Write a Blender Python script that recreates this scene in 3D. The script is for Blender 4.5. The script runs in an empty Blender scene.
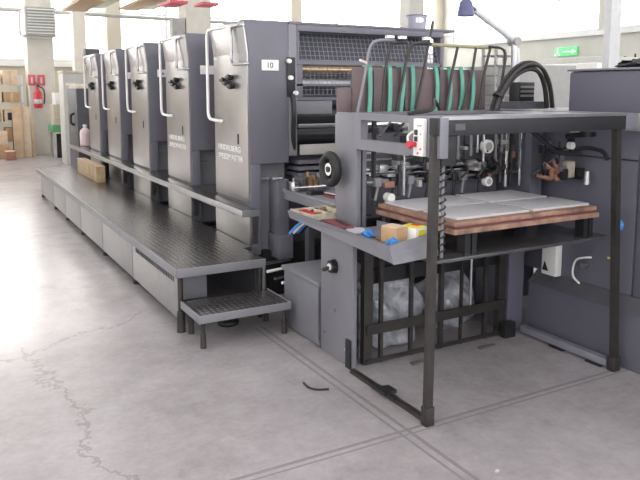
import bpy, bmesh, math, random
from mathutils import Vector, Matrix
random.seed(7)
C = bpy.context.scene.collection
PI = math.pi

# ---------------------------------------------------------------- materials
def mat(name, col, rough=0.5, metal=0.0, emit=0.0, noise=0.0, nscale=8.0, bump=0.0, bscale=40.0, alpha=1.0, trans=0.0, coat=0.0, col2=None):
    m = bpy.data.materials.new(name); m.use_nodes = True
    nt = m.node_tree; b = nt.nodes['Principled BSDF']
    c = (col[0], col[1], col[2], 1)
    b.inputs['Base Color'].default_value = c
    b.inputs['Roughness'].default_value = rough
    b.inputs['Metallic'].default_value = metal
    b.inputs['Coat Weight'].default_value = coat
    if trans: b.inputs['Transmission Weight'].default_value = trans
    if alpha < 1: b.inputs['Alpha'].default_value = alpha
    if emit:
        b.inputs['Emission Color'].default_value = c
        b.inputs['Emission Strength'].default_value = emit
    tc = None
    if noise or bump:
        tc = nt.nodes.new('ShaderNodeTexCoord')
    if noise:
        n = nt.nodes.new('ShaderNodeTexNoise'); n.inputs['Scale'].default_value = nscale; n.inputs['Detail'].default_value = 5
        nt.links.new(tc.outputs['Object'], n.inputs['Vector'])
        r = nt.nodes.new('ShaderNodeValToRGB')
        lo = [max(0, v * (1 - noise)) for v in col]; hi = [min(1, v * (1 + noise)) for v in (col2 or col)]
        r.color_ramp.elements[0].position = .3; r.color_ramp.elements[1].position = .7
        r.color_ramp.elements[0].color = (*lo, 1); r.color_ramp.elements[1].color = (*hi, 1)
        nt.links.new(n.outputs['Fac'], r.inputs['Fac']); nt.links.new(r.outputs['Color'], b.inputs['Base Color'])
    if bump:
        n2 = nt.nodes.new('ShaderNodeTexNoise'); n2.inputs['Scale'].default_value = bscale
        nt.links.new(tc.outputs['Object'], n2.inputs['Vector'])
        bp = nt.nodes.new('ShaderNodeBump'); bp.inputs['Strength'].default_value = bump; bp.inputs['Distance'].default_value = .01
        nt.links.new(n2.outputs['Fac'], bp.inputs['Height']); nt.links.new(bp.outputs['Normal'], b.inputs['Normal'])
    return m

M = {}
M['paint'] = mat('press_paint', (.145, .142, .172), .42, noise=.08, nscale=3)
M['paint_l'] = mat('press_paint_light', (.21, .21, .23), .45, noise=.08, nscale=3)
M['paint_d'] = mat('press_paint_dark', (.085, .085, .098), .5, noise=.1)
M['feeder'] = mat('feeder_paint', (.185, .185, .21), .45, noise=.08, nscale=4)
M['beam'] = mat('beam_grey', (.018, .018, .021), .55, noise=.1)
M['black'] = mat('black_metal', (.014, .014, .016), .45, noise=.2)
M['rubber'] = mat('black_rubber', (.012, .012, .013), .6, noise=.2)
M['post'] = mat('post_dark_steel', (.042, .038, .036), .45, metal=.3, noise=.2, nscale=20)
M['silver'] = mat('satin_silver_panel', (.40, .385, .375), .30, metal=.82, noise=.05, nscale=2)
M['table'] = mat('lift_table_steel', (.10, .10, .105), .27, metal=.5, noise=.12)
M['chrome'] = mat('chrome_steel', (.7, .7, .72), .18, metal=1, noise=.05)
M['steel'] = mat('worn_steel', (.42, .42, .43), .35, metal=.9, noise=.12)
M['brass'] = mat('brass', (.62, .44, .24), .3, metal=.9, noise=.1)
M['copper'] = mat('copper_brown', (.32, .16, .11), .45, noise=.25, nscale=20)
M['white'] = mat('white_enamel', (.82, .82, .80), .4, noise=.03)
M['cream'] = mat('cream_plastic', (.52, .47, .38), .5, noise=.25, nscale=25)
M['paper'] = mat('white_paper', (.52, .51, .535), .45, noise=.03)
M['red'] = mat('red_enamel', (.55, .03, .05), .35, noise=.08)
M['sign_red'] = mat('sign_red', (.62, .10, .12), .5, noise=.06)
M['green_strap'] = mat('green_strap', (.13, .37, .29), .55, noise=.12)
M['brown'] = mat('brown_panel', (.135, .095, .10), .5, noise=.12)
M['wood'] = mat('pile_board_wood', (.27, .16, .115), .65, noise=.45, nscale=14)
M['ply'] = mat('pale_plywood', (.58, .42, .27), .6, noise=.18, nscale=4)
M['skirt'] = mat('skirt_satin_grey', (.33, .32, .32), .38, metal=.45, noise=.06)
M['crate'] = mat('crate_wood', (.46, .33, .19), .55, noise=.2, nscale=10)
M['card'] = mat('cardboard', (.50, .32, .18), .75, noise=.15)
M['card_pale'] = mat('pale_cardboard', (.66, .52, .38), .75, noise=.12)
M['yellow'] = mat('yellow_label', (.80, .72, .06), .5, noise=.05)
M['blue'] = mat('blue_cloth', (.06, .24, .60), .8, noise=.25, nscale=30, bump=.5)
M['maroon'] = mat('maroon_cover', (.20, .05, .06), .5, noise=.15)
M['drum'] = mat('dark_roller', (.022, .022, .026), .28, noise=.15)
M['light_bar'] = mat('pale_grey_bar', (.40, .39, .37), .45, noise=.08)
M['lilac'] = mat('lilac_tin', (.36, .36, .46), .4, noise=.06)
M['bluegrey'] = mat('side_machine_paint', (.125, .123, .158), .5, noise=.08, nscale=3)
M['bluegrey_l'] = mat('side_machine_trim', (.20, .20, .24), .45, noise=.08)
M['machine_pale'] = mat('pale_machine_paint', (.50, .50, .47), .5, noise=.06)
M['machine_grey'] = mat('mid_grey_machine_paint', (.34, .34, .33), .5, noise=.06)
M['green'] = mat('green_enamel', (.10, .32, .15), .5, noise=.1)
M['lampblue'] = mat('lamp_head_blue', (.10, .10, .22), .4, noise=.1)
M['pink'] = mat('pale_pink_plastic', (.78, .62, .62), .45, noise=.05)
M['concrete_col'] = mat('column_concrete', (.62, .59, .53), .7, noise=.08, nscale=3, bump=.1)
M['wall'] = mat('wall_plaster', (.50, .465, .39), .8, noise=.05, nscale=2)
M['wall_pale'] = mat('wall_pale_plaster', (.50, .50, .46), .8, noise=.05, nscale=2)
M['ceiling'] = mat('ceiling_white', (.78, .77, .74), .8, noise=.03)
M['frame'] = mat('window_frame_grey', (.62, .63, .64), .5, noise=.05)
M['tan'] = mat('tan_panel', (.50, .36, .22), .7, noise=.15)
M['sage'] = mat('sage_panel', (.42, .50, .36), .7, noise=.12)
M['exit'] = mat('exit_green', (.10, .55, .20), .5, emit=.6)
M['pane_b'] = mat('daylight_pane_back', (1.0, .985, .96), .5, emit=5.5)
M['pane_r'] = mat('daylight_pane_right', (1.0, .99, .97), .5, emit=3.5)
M['pane_l'] = mat('daylight_pane_left', (1.0, .985, .97), .5, emit=2.6)
M['fill_pane'] = mat('fill_pane_front', (.96, .97, 1.0), .5, emit=3.5)
M['roof_fill'] = mat('roof_fill_pane', (.97, .975, 1.0), .5, emit=.9)
M['grime'] = mat('dark_channel', (.12, .10, .10), .6, noise=.25)

def plastic_wrap():
    m = mat('clear_plastic_wrap', (.34, .35, .38), .22, noise=.45, nscale=14, bump=1.0, bscale=22)
    return m
M['wrap'] = plastic_wrap()

def tread():
    m = mat('tread_plate', (.115, .112, .115), .26, metal=.6)
    nt = m.node_tree; b = nt.nodes['Principled BSDF']
    tc = nt.nodes.new('ShaderNodeTexCoord')
    mp = nt.nodes.new('ShaderNodeMapping'); mp.inputs['Scale'].default_value = (1, 1, 1)
    nt.links.new(tc.outputs['Object'], mp.inputs['Vector'])
    w1 = nt.nodes.new('ShaderNodeTexWave'); w1.bands_direction = 'X'; w1.inputs['Scale'].default_value = 8
    w2 = nt.nodes.new('ShaderNodeTexWave'); w2.bands_direction = 'Y'; w2.inputs['Scale'].default_value = 8
    for w in (w1, w2): nt.links.new(mp.outputs['Vector'], w.inputs['Vector'])
    mx = nt.nodes.new('ShaderNodeMath'); mx.operation = 'MULTIPLY'
    nt.links.new(w1.outputs['Fac'], mx.inputs[0]); nt.links.new(w2.outputs['Fac'], mx.inputs[1])
    bp = nt.nodes.new('ShaderNodeBump'); bp.inputs['Strength'].default_value = .28; bp.inputs['Distance'].default_value = .006
    nt.links.new(mx.outputs[0], bp.inputs['Height']); nt.links.new(bp.outputs['Normal'], b.inputs['Normal'])
    r = nt.nodes.new('ShaderNodeValToRGB')
    r.color_ramp.elements[0].color = (.085, .08, .08, 1); r.color_ramp.elements[1].color = (.23, .22, .22, 1)
    nt.links.new(mx.outputs[0], r.inputs['Fac']); nt.links.new(r.outputs['Color'], b.inputs['Base Color'])
    return m
M['tread'] = tread()

def floor_mat():
    m = bpy.data.materials.new('polished_concrete'); m.use_nodes = True
    nt = m.node_tree; L = nt.links; b = nt.nodes['Principled BSDF']
    N = nt.nodes.new
    def math_(op, a, bb=None, c=None):
        n = N('ShaderNodeMath'); n.operation = op
        for i, v in enumerate((a, bb, c)):
            if v is None: continue
            if isinstance(v, (int, float)): n.inputs[i].default_value = v
            else: L.new(v, n.inputs[i])
        return n.outputs[0]
    tc = N('ShaderNodeTexCoord'); sep = N('ShaderNodeSeparateXYZ'); L.new(tc.outputs['Object'], sep.inputs[0])
    x, y = sep.outputs['X'], sep.outputs['Y']
    def noise(scale, detail=6, rough=.6):
        n = N('ShaderNodeTexNoise'); n.inputs['Scale'].default_value = scale; n.inputs['Detail'].default_value = detail; n.inputs['Roughness'].default_value = rough
        L.new(tc.outputs['Object'], n.inputs['Vector']); return n.outputs['Fac']
    n1, n2, n3 = noise(.9), noise(5, 8, .7), noise(2.2, 3)
    ramp = N('ShaderNodeValToRGB'); ramp.color_ramp.elements[0].position = .36; ramp.color_ramp.elements[1].position = .62
    ramp.color_ramp.elements[0].color = (.235, .215, .224, 1); ramp.color_ramp.elements[1].color = (.40, .37, .38, 1)
    n4 = noise(26, 4, .7)
    mixn = math_('ADD', math_('ADD', math_('MULTIPLY', n1, .45), math_('MULTIPLY', n2, .35)), math_('MULTIPLY', n4, .20))
    L.new(mixn, ramp.inputs['Fac'])
    # saw-cut joints, straight, and wandering cracks
    def line(coord, at, w, lo, hi, other):
        d = math_('ABSOLUTE', math_('SUBTRACT', coord, at))
        k = math_('LESS_THAN', d, w)
        k = math_('MULTIPLY', k, math_('GREATER_THAN', other, lo)); return math_('MULTIPLY', k, math_('LESS_THAN', other, hi))
    marks = [line(x, 1.885, .011, -6, 4.2, y), line(x, 1.835, .008, -6, 4.2, y), line(y, 2.535, .010, -4, 6, x), line(y, 2.495, .006, -4, 6, x),
             line(y, 8.2, .012, -6, 1.4, x)]
    wob = noise(1.6, 6, .7); wob2 = noise(3.1, 5, .7)
    cx = math_('ADD', math_('MULTIPLY', wob, .7), math_('MULTIPLY', wob2, .3))
    def crack(coord, at, slope, other, amp, w, lo, hi):
        t = math_('SUBTRACT', coord, math_('ADD', math_('MULTIPLY', other, slope), at))
        t = math_('SUBTRACT', t, math_('MULTIPLY', math_('SUBTRACT', cx, .5), amp))
        k = math_('LESS_THAN', math_('ABSOLUTE', t), w)
        k = math_('MULTIPLY', k, math_('GREATER_THAN', other, lo)); return math_('MULTIPLY', k, math_('LESS_THAN', other, hi))
    cr = [crack(x, .80, -.08, y, 1.0, .013, 0, 4.6), crack(y, 4.2, .6, x, .9, .012, .15, 1.25), crack(y, 6.3, -.5, x, 1.2, .008, -1.5, 1.3)]
    def total(ls):
        s = ls[0]
        for k in ls[1:]: s = math_('MAXIMUM', s, k)
        return s
    jm = math_('MAXIMUM', math_('MULTIPLY', math_('MULTIPLY', total(marks), .75), n2), math_('MULTIPLY', total(cr), .40))
    tot = jm
    mix = N('ShaderNodeMix'); mix.data_type = 'RGBA'
    L.new(tot, mix.inputs['Factor']); L.new(ramp.outputs['Color'], mix.inputs[6]); mix.inputs[7].default_value = (.10, .09, .095, 1)
    L.new(mix.outputs[2], b.inputs['Base Color'])
    b.inputs['Roughness'].default_value = .27
    b.inputs['Specular IOR Level'].default_value = .5
    bp = N('ShaderNodeBump'); bp.inputs['Strength'].default_value = .08; bp.inputs['Distance'].default_value = .02
    L.new(n2, bp.inputs['Height']); L.new(bp.outputs['Normal'], b.inputs['Normal'])
    return m
M['floor'] = floor_mat()

# ---------------------------------------------------------------- mesh helper (all coordinates are world coordinates)
class MB:
    def __init__(s): s.bm = bmesh.new()
    def box(s, x0, x1, y0, y1, z0, z1, bev=0.0):
        r = bmesh.ops.create_cube(s.bm, size=1); v = r['verts']
        for p in v:
            p.co.x = x0 if p.co.x < 0 else x1
            p.co.y = y0 if p.co.y < 0 else y1
            p.co.z = z0 if p.co.z < 0 else z1
        if bev:
            e = list({e for p in v for e in p.link_edges})
            bmesh.ops.bevel(s.bm, geom=e, offset=bev, segments=2, affect='EDGES', profile=.6)
        return s
    def rbox(s, c, size, rz=0, ry=0, rx=0, bev=0.0):
        r = bmesh.ops.create_cube(s.bm, size=1); v = r['verts']
        R = Matrix.Translation(c) @ Matrix.Rotation(rz, 4, 'Z') @ Matrix.Rotation(ry, 4, 'Y') @ Matrix.Rotation(rx, 4, 'X') @ Matrix.Diagonal((*size, 1))
        for p in v: p.co = R @ p.co
        if bev:
            e = list({e for p in v for e in p.link_edges})
            bmesh.ops.bevel(s.bm, geom=e, offset=bev, segments=2, affect='EDGES', profile=.6)
        return s
    def cyl(s, a, b, r, r2=None, n=20, cap=True):
        a, b = Vector(a), Vector(b); d = b - a
        q = d.to_track_quat('Z', 'Y').to_matrix().to_4x4()
        bmesh.ops.create_cone(s.bm, cap_ends=cap, segments=n, radius1=r, radius2=r if r2 is None else r2, depth=d.length, matrix=Matrix.Translation((a + b) / 2) @ q)
        return s
    def prism(s, pts, axis, lo, hi, bev=0.0):
        vs = []
        for t in (lo, hi):
            for (u, w) in pts:
                co = {'x': (t, u, w), 'y': (u, t, w), 'z': (u, w, t)}[axis]
                vs.append(s.bm.verts.new(co))
        n = len(pts); fs = [s.bm.faces.new(vs[:n]), s.bm.faces.new(vs[n:])]
        for i in range(n):
            j = (i + 1) % n; fs.append(s.bm.faces.new((vs[i], vs[j], vs[n + j], vs[n + i])))
        bmesh.ops.recalc_face_normals(s.bm, faces=fs)
        if bev:
            e = list({e for f in fs for e in f.edges})
            bmesh.ops.bevel(s.bm, geom=e, offset=bev, segments=2, affect='EDGES', profile=.6)
        return s
    def hexa(s, b4, t4):
        vs = [s.bm.verts.new(p) for p in list(b4) + list(t4)]
        fs = [s.bm.faces.new([vs[i] for i in f]) for f in ((0, 1, 2, 3), (4, 5, 6, 7), (0, 1, 5, 4), (1, 2, 6, 5), (2, 3, 7, 6), (3, 0, 4, 7))]
        bmesh.ops.recalc_face_normals(s.bm, faces=fs); return s
    def tube(s, pts, r, n=8, round_=0.0, closed=False):
        P = [Vector(p) for p in pts]
        if round_:
            Q = [P[0]]
            for i in range(1, len(P) - 1):
                a, b, c = P[i - 1], P[i], P[i + 1]
                d1 = min(round_, (a - b).length * .49); d2 = min(round_, (c - b).length * .49)
                p0 = b + (a - b).normalized() * d1; p1 = b + (c - b).normalized() * d2
                for k in range(6):
                    t = k / 5; Q.append(p0 * (1 - t) ** 2 + b * 2 * t * (1 - t) + p1 * t ** 2)
            Q.append(P[-1]); P = Q
        rings = []; up = None
        for i, p in enumerate(P):
            t = (P[min(i + 1, len(P) - 1)] - P[max(i - 1, 0)]).normalized()
            if up is None:
                up = Vector((0, 0, 1)) if abs(t.z) < .9 else Vector((1, 0, 0))
            u = (up - t * up.dot(t)).normalized(); w = t.cross(u); up = u
            rr = r[i] if isinstance(r, (list, tuple)) else r
            rings.append([s.bm.verts.new(p + (u * math.cos(2 * PI * k / n) + w * math.sin(2 * PI * k / n)) * rr) for k in range(n)])
        for a, b in zip(rings, rings[1:]):
            for k in range(n): s.bm.faces.new((a[k], a[(k + 1) % n], b[(k + 1) % n], b[k]))
        s.bm.faces.new(rings[0][::-1]); s.bm.faces.new(rings[-1]); return s
    def lathe(s, c, prof, axis='z', n=24):
        c = Vector(c); rings = []
        for (r, h) in prof:
            ring = []
            for k in range(n):
                a = 2 * PI * k / n; u, w = r * math.cos(a), r * math.sin(a)
                ring.append(s.bm.verts.new(c + Vector({'z': (u, w, h), 'x': (h, u, w), 'y': (u, h, w)}[axis])))
            rings.append(ring)
        fs = []
        for a, b in zip(rings, rings[1:]):
            for k in range(n): fs.append(s.bm.faces.new((a[k], a[(k + 1) % n], b[(k + 1) % n], b[k])))
        fs.append(s.bm.faces.new(rings[0])); fs.append(s.bm.faces.new(rings[-1]))
        bmesh.ops.recalc_face_normals(s.bm, faces=fs); return s
    def torus(s, c, R, r, axis='x', n=32, m=10):
        c = Vector(c); rings = []
        for i in range(n):
            a = 2 * PI * i / n; ring = []
            for j in range(m):
                b = 2 * PI * j / m; q = R + r * math.cos(b); u, w, h = q * math.cos(a), q * math.sin(a), r * math.sin(b)
                ring.append(s.bm.verts.new(c + Vector({'z': (u, w, h), 'x': (h, u, w), 'y': (u, h, w)}[axis])))
            rings.append(ring)
        fs = []
        for i in range(n):
            a, b = rings[i], rings[(i + 1) % n]
            for j in range(m): fs.append(s.bm.faces.new((a[j], a[(j + 1) % m], b[(j + 1) % m], b[j])))
        bmesh.ops.recalc_face_normals(s.bm, faces=fs); return s
    def lump(s, c, size, seed=0, amp=.25, sub=3):
        r = bmesh.ops.create_icosphere(s.bm, subdivisions=sub, radius=1)
        rnd = random.Random(seed); ph = [rnd.uniform(0, 6) for _ in range(9)]
        for v in r['verts']:
            p = v.co.copy()
            k = 1 + amp * (math.sin(3 * p.x + ph[0]) * math.sin(4 * p.y + ph[1]) + .5 * math.sin(7 * p.x + 5 * p.z + ph[2]) + .4 * math.sin(9 * p.y - 6 * p.z + ph[3])) * .5
            v.co = Vector((c[0] + p.x * k * size[0], c[1] + p.y * k * size[1], c[2] + max(p.z * k, -.8) * size[2]))
        return s

def base_of(o):
    while o.parent: o = o.parent
    return Vector(o.location)
def obj(name, mb, m, parent=None, smooth=True, origin=None):
    bm = mb.bm
    if parent is None:
        if origin is None:
            xs = [v.co for v in bm.verts]
            lo = Vector((min(p.x for p in xs), min(p.y for p in xs), min(p.z for p in xs))); hi = Vector((max(p.x for p in xs), max(p.y for p in xs), max(p.z for p in xs)))
            origin = Vector(((lo.x + hi.x) / 2, (lo.y + hi.y) / 2, lo.z))
        off = Vector(origin)
    else: off = base_of(parent)
    bmesh.ops.translate(bm, verts=bm.verts, vec=-off)
    me = bpy.data.meshes.new(name); bm.to_mesh(me); bm.free()
    me.materials.append(M[m] if isinstance(m, str) else m)
    o = bpy.data.objects.new(name, me); C.objects.link(o)
    if parent is None: o.location = off
    else: o.parent = parent
    if smooth:
        try:
            me.shade_smooth(); me.set_sharp_from_angle(angle=math.radians(35))
        except Exception: pass
    return o
def tag(o, label, cat, group=None, kind=None):
    if label: o['label'] = label
    if cat: o['category'] = cat
    if group: o['group'] = group
    if kind: o['kind'] = kind
    return o
def thing(name, label, cat, loc, group=None):
    o = bpy.data.objects.new(name, None); C.objects.link(o); o.location = loc; o.empty_display_size = .1
    return tag(o, label, cat, group)
def struct(name, mb, m, parent=None):
    o = obj(name, mb, m, parent, smooth=False)
    if parent is None: o['kind'] = 'structure'
    return o
def dup(root, loc, label, skip=()):
    def cp(o, par):
        c = o.copy(); C.objects.link(c); c.parent = par
        for ch in list(o.children):
            if ch.name.split('.')[0] not in skip: cp(ch, c)
        return c
    r = root.copy(); C.objects.link(r); r.location = loc; r['label'] = label
    for ch in list(root.children):
        if ch.name.split('.')[0] not in skip: cp(ch, r)
    return r
def text(name, body, size, m, parent, loc, face, depth=.002, align='LEFT', xs=1.0):
    """face '-x': read from the -X side; '-y': read from the -Y side"""
    cu = bpy.data.curves.new(name, 'FONT'); cu.body = body; cu.size = size; cu.extrude = depth; cu.align_x = align
    t = bpy.data.objects.new(name, cu); C.objects.link(t)
    bpy.context.view_layer.update()
    me = bpy.data.meshes.new_from_object(t.evaluated_get(bpy.context.evaluated_depsgraph_get()))
    C.objects.unlink(t); bpy.data.objects.remove(t)
    R = Matrix.Rotation(PI / 2, 4, 'X')
    if face == '-x': R = Matrix.Rotation(-PI / 2, 4, 'Z') @ R
    off = base_of(parent) if parent else Vector((0, 0, 0))
    me.transform(Matrix.Translation(Vector(loc) - off) @ R @ Matrix.Diagonal((xs, 1, 1, 1)))
    me.name = name; me.materials.clear(); me.materials.append(M[m])
    o = bpy.data.objects.new(name, me); C.objects.link(o); o.parent = parent
    return o

# ---------------------------------------------------------------- the hall
HX0, HX1, HY0, HY1, HZ = -3.0, 17.0, -6.0, 21.0, 6.0
struct('floor', MB().box(HX0 - .3, HX1 + .3, HY0 - .3, HY1 + .3, -.2, 0), 'floor').location = (0, 0, 0)
bpy.data.objects['floor'].data.transform(Matrix.Translation(((HX0 + HX1) / 2, (HY0 + HY1) / 2, -.2)))
# ceiling with unseen glowing strips added to light the hall
cb = MB(); strips = [(-1.6, .2), (1.8, 3.6), (5.2, 7.0), (8.6, 10.4), (12, 13.8)]
xs = [HX0 - .3] + [v for s_ in strips for v in s_] + [HX1 + .3]
for i in range(0, len(xs), 2): cb.box(xs[i], xs[i + 1], HY0 - .3, HY1 + .3, HZ, HZ + .2)
for a, b in strips:
    cb.box(a, b, HY0 - .3, -4.5, HZ, HZ + .2); cb.box(a, b, 19.5, HY1 + .3, HZ, HZ + .2)
struct('ceiling', cb, 'ceiling')
for i, (a, b) in enumerate(strips):
    w = MB()
    for k in range(9): w.box(a, b, -4.5 + k * 3 - .04 + (0 if k else .04), -4.5 + k * 3 + .04, HZ, HZ + .06)
    f = struct('window_%d' % (i + 11), w, 'frame')
    obj('pane', MB().box(a, b, -4.5, 19.5, HZ + .08, HZ + .1), 'roof_fill', f, smooth=False)
def wall_with_windows(name, axis, at, lo, hi, sill, head, wins, m, first, pane, thick=.3, sign=1):
    """axis 'y': wall lies in the plane Y=at and runs along X"""
    def bx(mb, a0, a1, d0, d1, z0, z1):
        d0, d1 = sorted((at + sign * d0, at + sign * d1))
        return mb.box(a0, a1, d0, d1, z0, z1) if axis == 'y' else mb.box(d0, d1, a0, a1, z0, z1)
    w = MB(); bx(w, lo, hi, 0, thick, 0, sill); bx(w, lo, hi, 0, thick, head, HZ)
    edges = [lo] + [v for p in wins for v in p] + [hi]
    for i in range(0, len(edges), 2): bx(w, edges[i], edges[i + 1], 0, thick, sill, head)
    struct(name, w, m)
    for i, (a, b) in enumerate(wins):
        f = MB(); bx(f, a, b, .08, .16, sill, sill + .06); bx(f, a, b, .08, .16, head - .06, head)
        n = max(2, round((b - a) / 1.5))
        for k in range(n + 1):
            c = a + (b - a) * k / n; bx(f, max(a, c - .035), min(b, c + .035), .08, .16, sill + .06, head - .06)
        zc = sill + (head - sill) * .45; bx(f, a, b, .09, .15, zc - .03, zc + .03)
        o = struct('window_%d' % (first + i), f, 'frame')
        p = MB(); bx(p, a, b, .18, .2, sill, head); obj('pane', p, pane, o, smooth=False)
wall_with_windows('wall_back', 'y', HY1, HX0, HX1, 2.45, 5.6, [(-2.6, .6), (1.0, 4.6), (5.0, 10.6), (11.0, 16.6)], 'wall', 1, 'pane_b')
wall_with_windows('wall_right', 'x', HX1, HY0, HY1, 3.35, 5.6, [(-5.5, .5), (1, 7), (7.5, 13.5), (14, 20.5)], 'wall_pale', 21, 'pane_r')
LW = [(-5, .5), (1.2, 4.4), (15.2, 20)]
wall_with_windows('wall_left', 'x', HX0, HY0, 5.0, 1.3, 4.8, LW[:2], 'wall', 31, 'pane_l', sign=-1)
wl = MB().box(HX0 - .3, HX0, 5.0, 13.4, 3.6, HZ).box(HX0 - .3, HX0, 13.4, LW[2][0], 0, HZ).box(HX0 - .3, HX0, LW[2][1], HY1, 0, HZ).box(HX0 - .3, HX0, LW[2][0], LW[2][1], 0, 1.3).box(HX0 - .3, HX0, LW[2][0], LW[2][1], 4.8, HZ)
struct('wall_left_far', wl, 'wall')
wf = MB().box(HX0 - .16, HX0 - .08, LW[2][0], LW[2][1], 1.3, 1.36).box(HX0 - .16, HX0 - .08, LW[2][0], LW[2][1], 4.74, 4.8)
for k in range(4): wf.box(HX0 - .16, HX0 - .08, LW[2][0] + k * 1.58, LW[2][0] + k * 1.58 + .06, 1.36, 4.74)
o = struct('window_33', wf, 'frame'); obj('pane', MB().box(HX0 - .2, HX0 - .18, LW[2][0], LW[2][1], 1.3, 4.8), 'pane_l', o, smooth=False)
# open loading gate: jambs and the rolled door above
struct('door_1', MB().box(HX0 - .32, HX0 + .02, 4.92, 5.0, 0, 3.6).box(HX0 - .32, HX0 + .02, 13.4, 13.48, 0, 3.6).box(HX0 - .32, HX0 + .03, 4.92, 13.48, 3.5, 3.62), 'frame')
gnd = struct('ground_outside', MB().box(HX0 - 14, HX0 - .3, -6, 21, -.22, -.02), 'concrete_col')
sl = bpy.data.lights.new('sun', 'SUN'); sl.energy = 9.0; sl.angle = math.radians(14); sl.color = (1, .97, .92)
so = bpy.data.objects.new('sun', sl); C.objects.link(so); so.rotation_euler = Vector((1.0, -.12, -.93)).to_track_quat('-Z', 'Y').to_euler()
wall_with_windows('wall_front', 'y', HY0, HX0, HX1, 1.0, 5.2, [(-2.6, 1.0), (1.4, 4.6), (5.2, 10.6), (11.2, 16.4)], 'wall_pale', 41, 'fill_pane', sign=-1)  # unseen glowing windows added behind the camera to light faces turned to it
struct('trim_1', MB().box(HX0 + .02, HX1 - .02, HY1 - .14, HY1 - .0, 2.28, 2.42), 'frame')       # sill ledge under the back windows
struct('trim_2', MB().cyl((HX0 + .02, 20.5, 3.78), (HX1 - .02, 20.5, 3.62), .055), 'machine_grey')   # pipe along the back windows
struct('trim_3', MB().box(HX1 - .12, HX1, HY0 + .02, HY1 - .2, 3.2, 3.33), 'frame')

# columns
def column(n, x, y, w, m='concrete_col', d=None):
    d = d or w
    b = MB(); b.box(x - w / 2, x + w / 2, y, y + d, 0, HZ, .02)
    return struct('trim_%d' % n, b, m)
column(4, 2.46, 18.7, .62)
column(5, 5.28, 15.0, .56, 'concrete_col')
column(6, 11.25, 15.0, .46, 'wall_pale')
column(7, 11.42, 9.0, .30, 'frame', .16)
column(8, 3.65, 20.0, .34, 'concrete_col')

# ---------------------------------------------------------------- printing units
def printing_unit(Y0):
    t = thing('printing_unit', 'nearest dark grey printing unit, its end face with number plate, wire guards and rollers', 'printing unit', (2.05, Y0, 0), 'printing units in the press line')
    y = lambda d: Y0 + d
    obj('casing', MB().prism([(2.043, 2.12), (2.075, 1.88), (2.075, 1.05), (2.40, 1.05), (2.40, 2.12)], 'y', y(0), y(.715), .006), 'paint', t)
    tag(obj('operator_panel', MB().prism([(2.031, 2.108), (2.063, 1.88), (2.063, .755), (2.09, .755), (2.09, 2.108)], 'y', y(.012), y(.705), .004), 'silver', t), 'satin silver side panel', None)
    obj('lower_panel', MB().box(2.06, 2.14, y(.0), y(.715), .432, .70, .004), 'silver', t)
    obj('corner_post', MB().box(2.075, 2.16, y(.0), y(.715), .345, 1.049, .006), 'paint', t)
    # recess under the end face
    obj('recess_panel', MB().box(2.162, 2.41, y(.10), y(.7), .34, 1.049).box(2.165, 2.26, y(.05), y(.10), .92, .94), 'paint_l', t)
    body = MB().box(2.41, 3.90, y(.22), y(1.235), .36, 2.10, .01)
    obj('machine_body', body, 'paint_d', t)
    obj('plinth', MB().box(2.18, 3.88, y(.03), y(1.235), 0, .358), 'rubber', t)  # dark fill added to block the lit floor leaking through under the unit
    obj('roof', MB().box(2.41, 4.02, y(.0), y(1.235), 2.105, 2.125, .004), 'paint', t)
    obj('side_rail', MB().tube([(2.06, y(.50), 1.36), (2.03, y(.54), 1.36), (2.03, y(.765), 1.37), (2.03, y(.765), 2.095), (2.03, y(.40), 2.095), (2.05, y(.34), 2.095)], .013, 10, .07), 'white', t)
    obj('corner_rail', MB().tube([(2.07, y(.02), 2.085), (2.02, y(.02), 2.085), (2.02, y(.21), 2.085), (2.02, y(.21), 1.80), (2.03, y(.0), 1.80), (2.07, y(-.005), 1.80)], .012, 10, .05), 'steel', t)
    for dy, dz in ((.30, 1.705), (.36, 1.66), (.42, 1.685), (.27, 1.635)):
        k = obj('knob', MB().cyl((2.064, y(dy), dz), (2.02, y(dy), dz), .017, .024, 14), 'black', t)
        obj('lever', MB().rbox((2.012, y(dy) - .02, dz), (.014, .075, .024), bev=.004), 'black', k)
    obj('latch_slot', MB().box(2.057, 2.066, y(.19), y(.205), 1.19, 1.27), 'black', t)
    p = obj('number_plate', MB().box(2.175, 2.315, y(-.012), y(-.0005), 1.752, 1.832, .003), 'white', t)
    return t, p
U_Y = [4.81, 6.17, 7.56, 8.88, 10.12]
unit, plate = printing_unit(U_Y[0])
txt = text('plate_number', '10', .058, 'black', plate, (2.24, U_Y[0] - .0125, 1.772), '-y', .0015, 'CENTER')
for body, z in (('HEIDELBERG', 1.128), ('SPEEDMASTER', 1.055)):
    text('maker_lettering', body, .062, 'white', unit, (2.0615, U_Y[0] + .625, z), '-x', .002, xs=1.36 if body[0] == 'H' else 1.32)
labels = ['second printing unit from the open feeder end, its number plate half behind a white rail',
          'middle printing unit of the five, tall silver panel and white rail above the long shelf',
          'fourth printing unit from the feeder, silver side panel narrowed by distance',
          'farthest printing unit, next to the dark delivery at the far end of the press']
for i in range(1, 5):
    r = dup(unit, (2.05, U_Y[i], 0), labels[i - 1], skip=('maker_lettering', 'plate_number') if i > 1 else ('plate_number',))
    pl = [c for c in r.children if c.name.startswith('number_plate')][0]
    text('plate_number', str(10 - 2 * i), .058, 'black', pl, (2.24, U_Y[i] - .0125, 1.772), '-y', .0015, 'CENTER')

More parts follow.
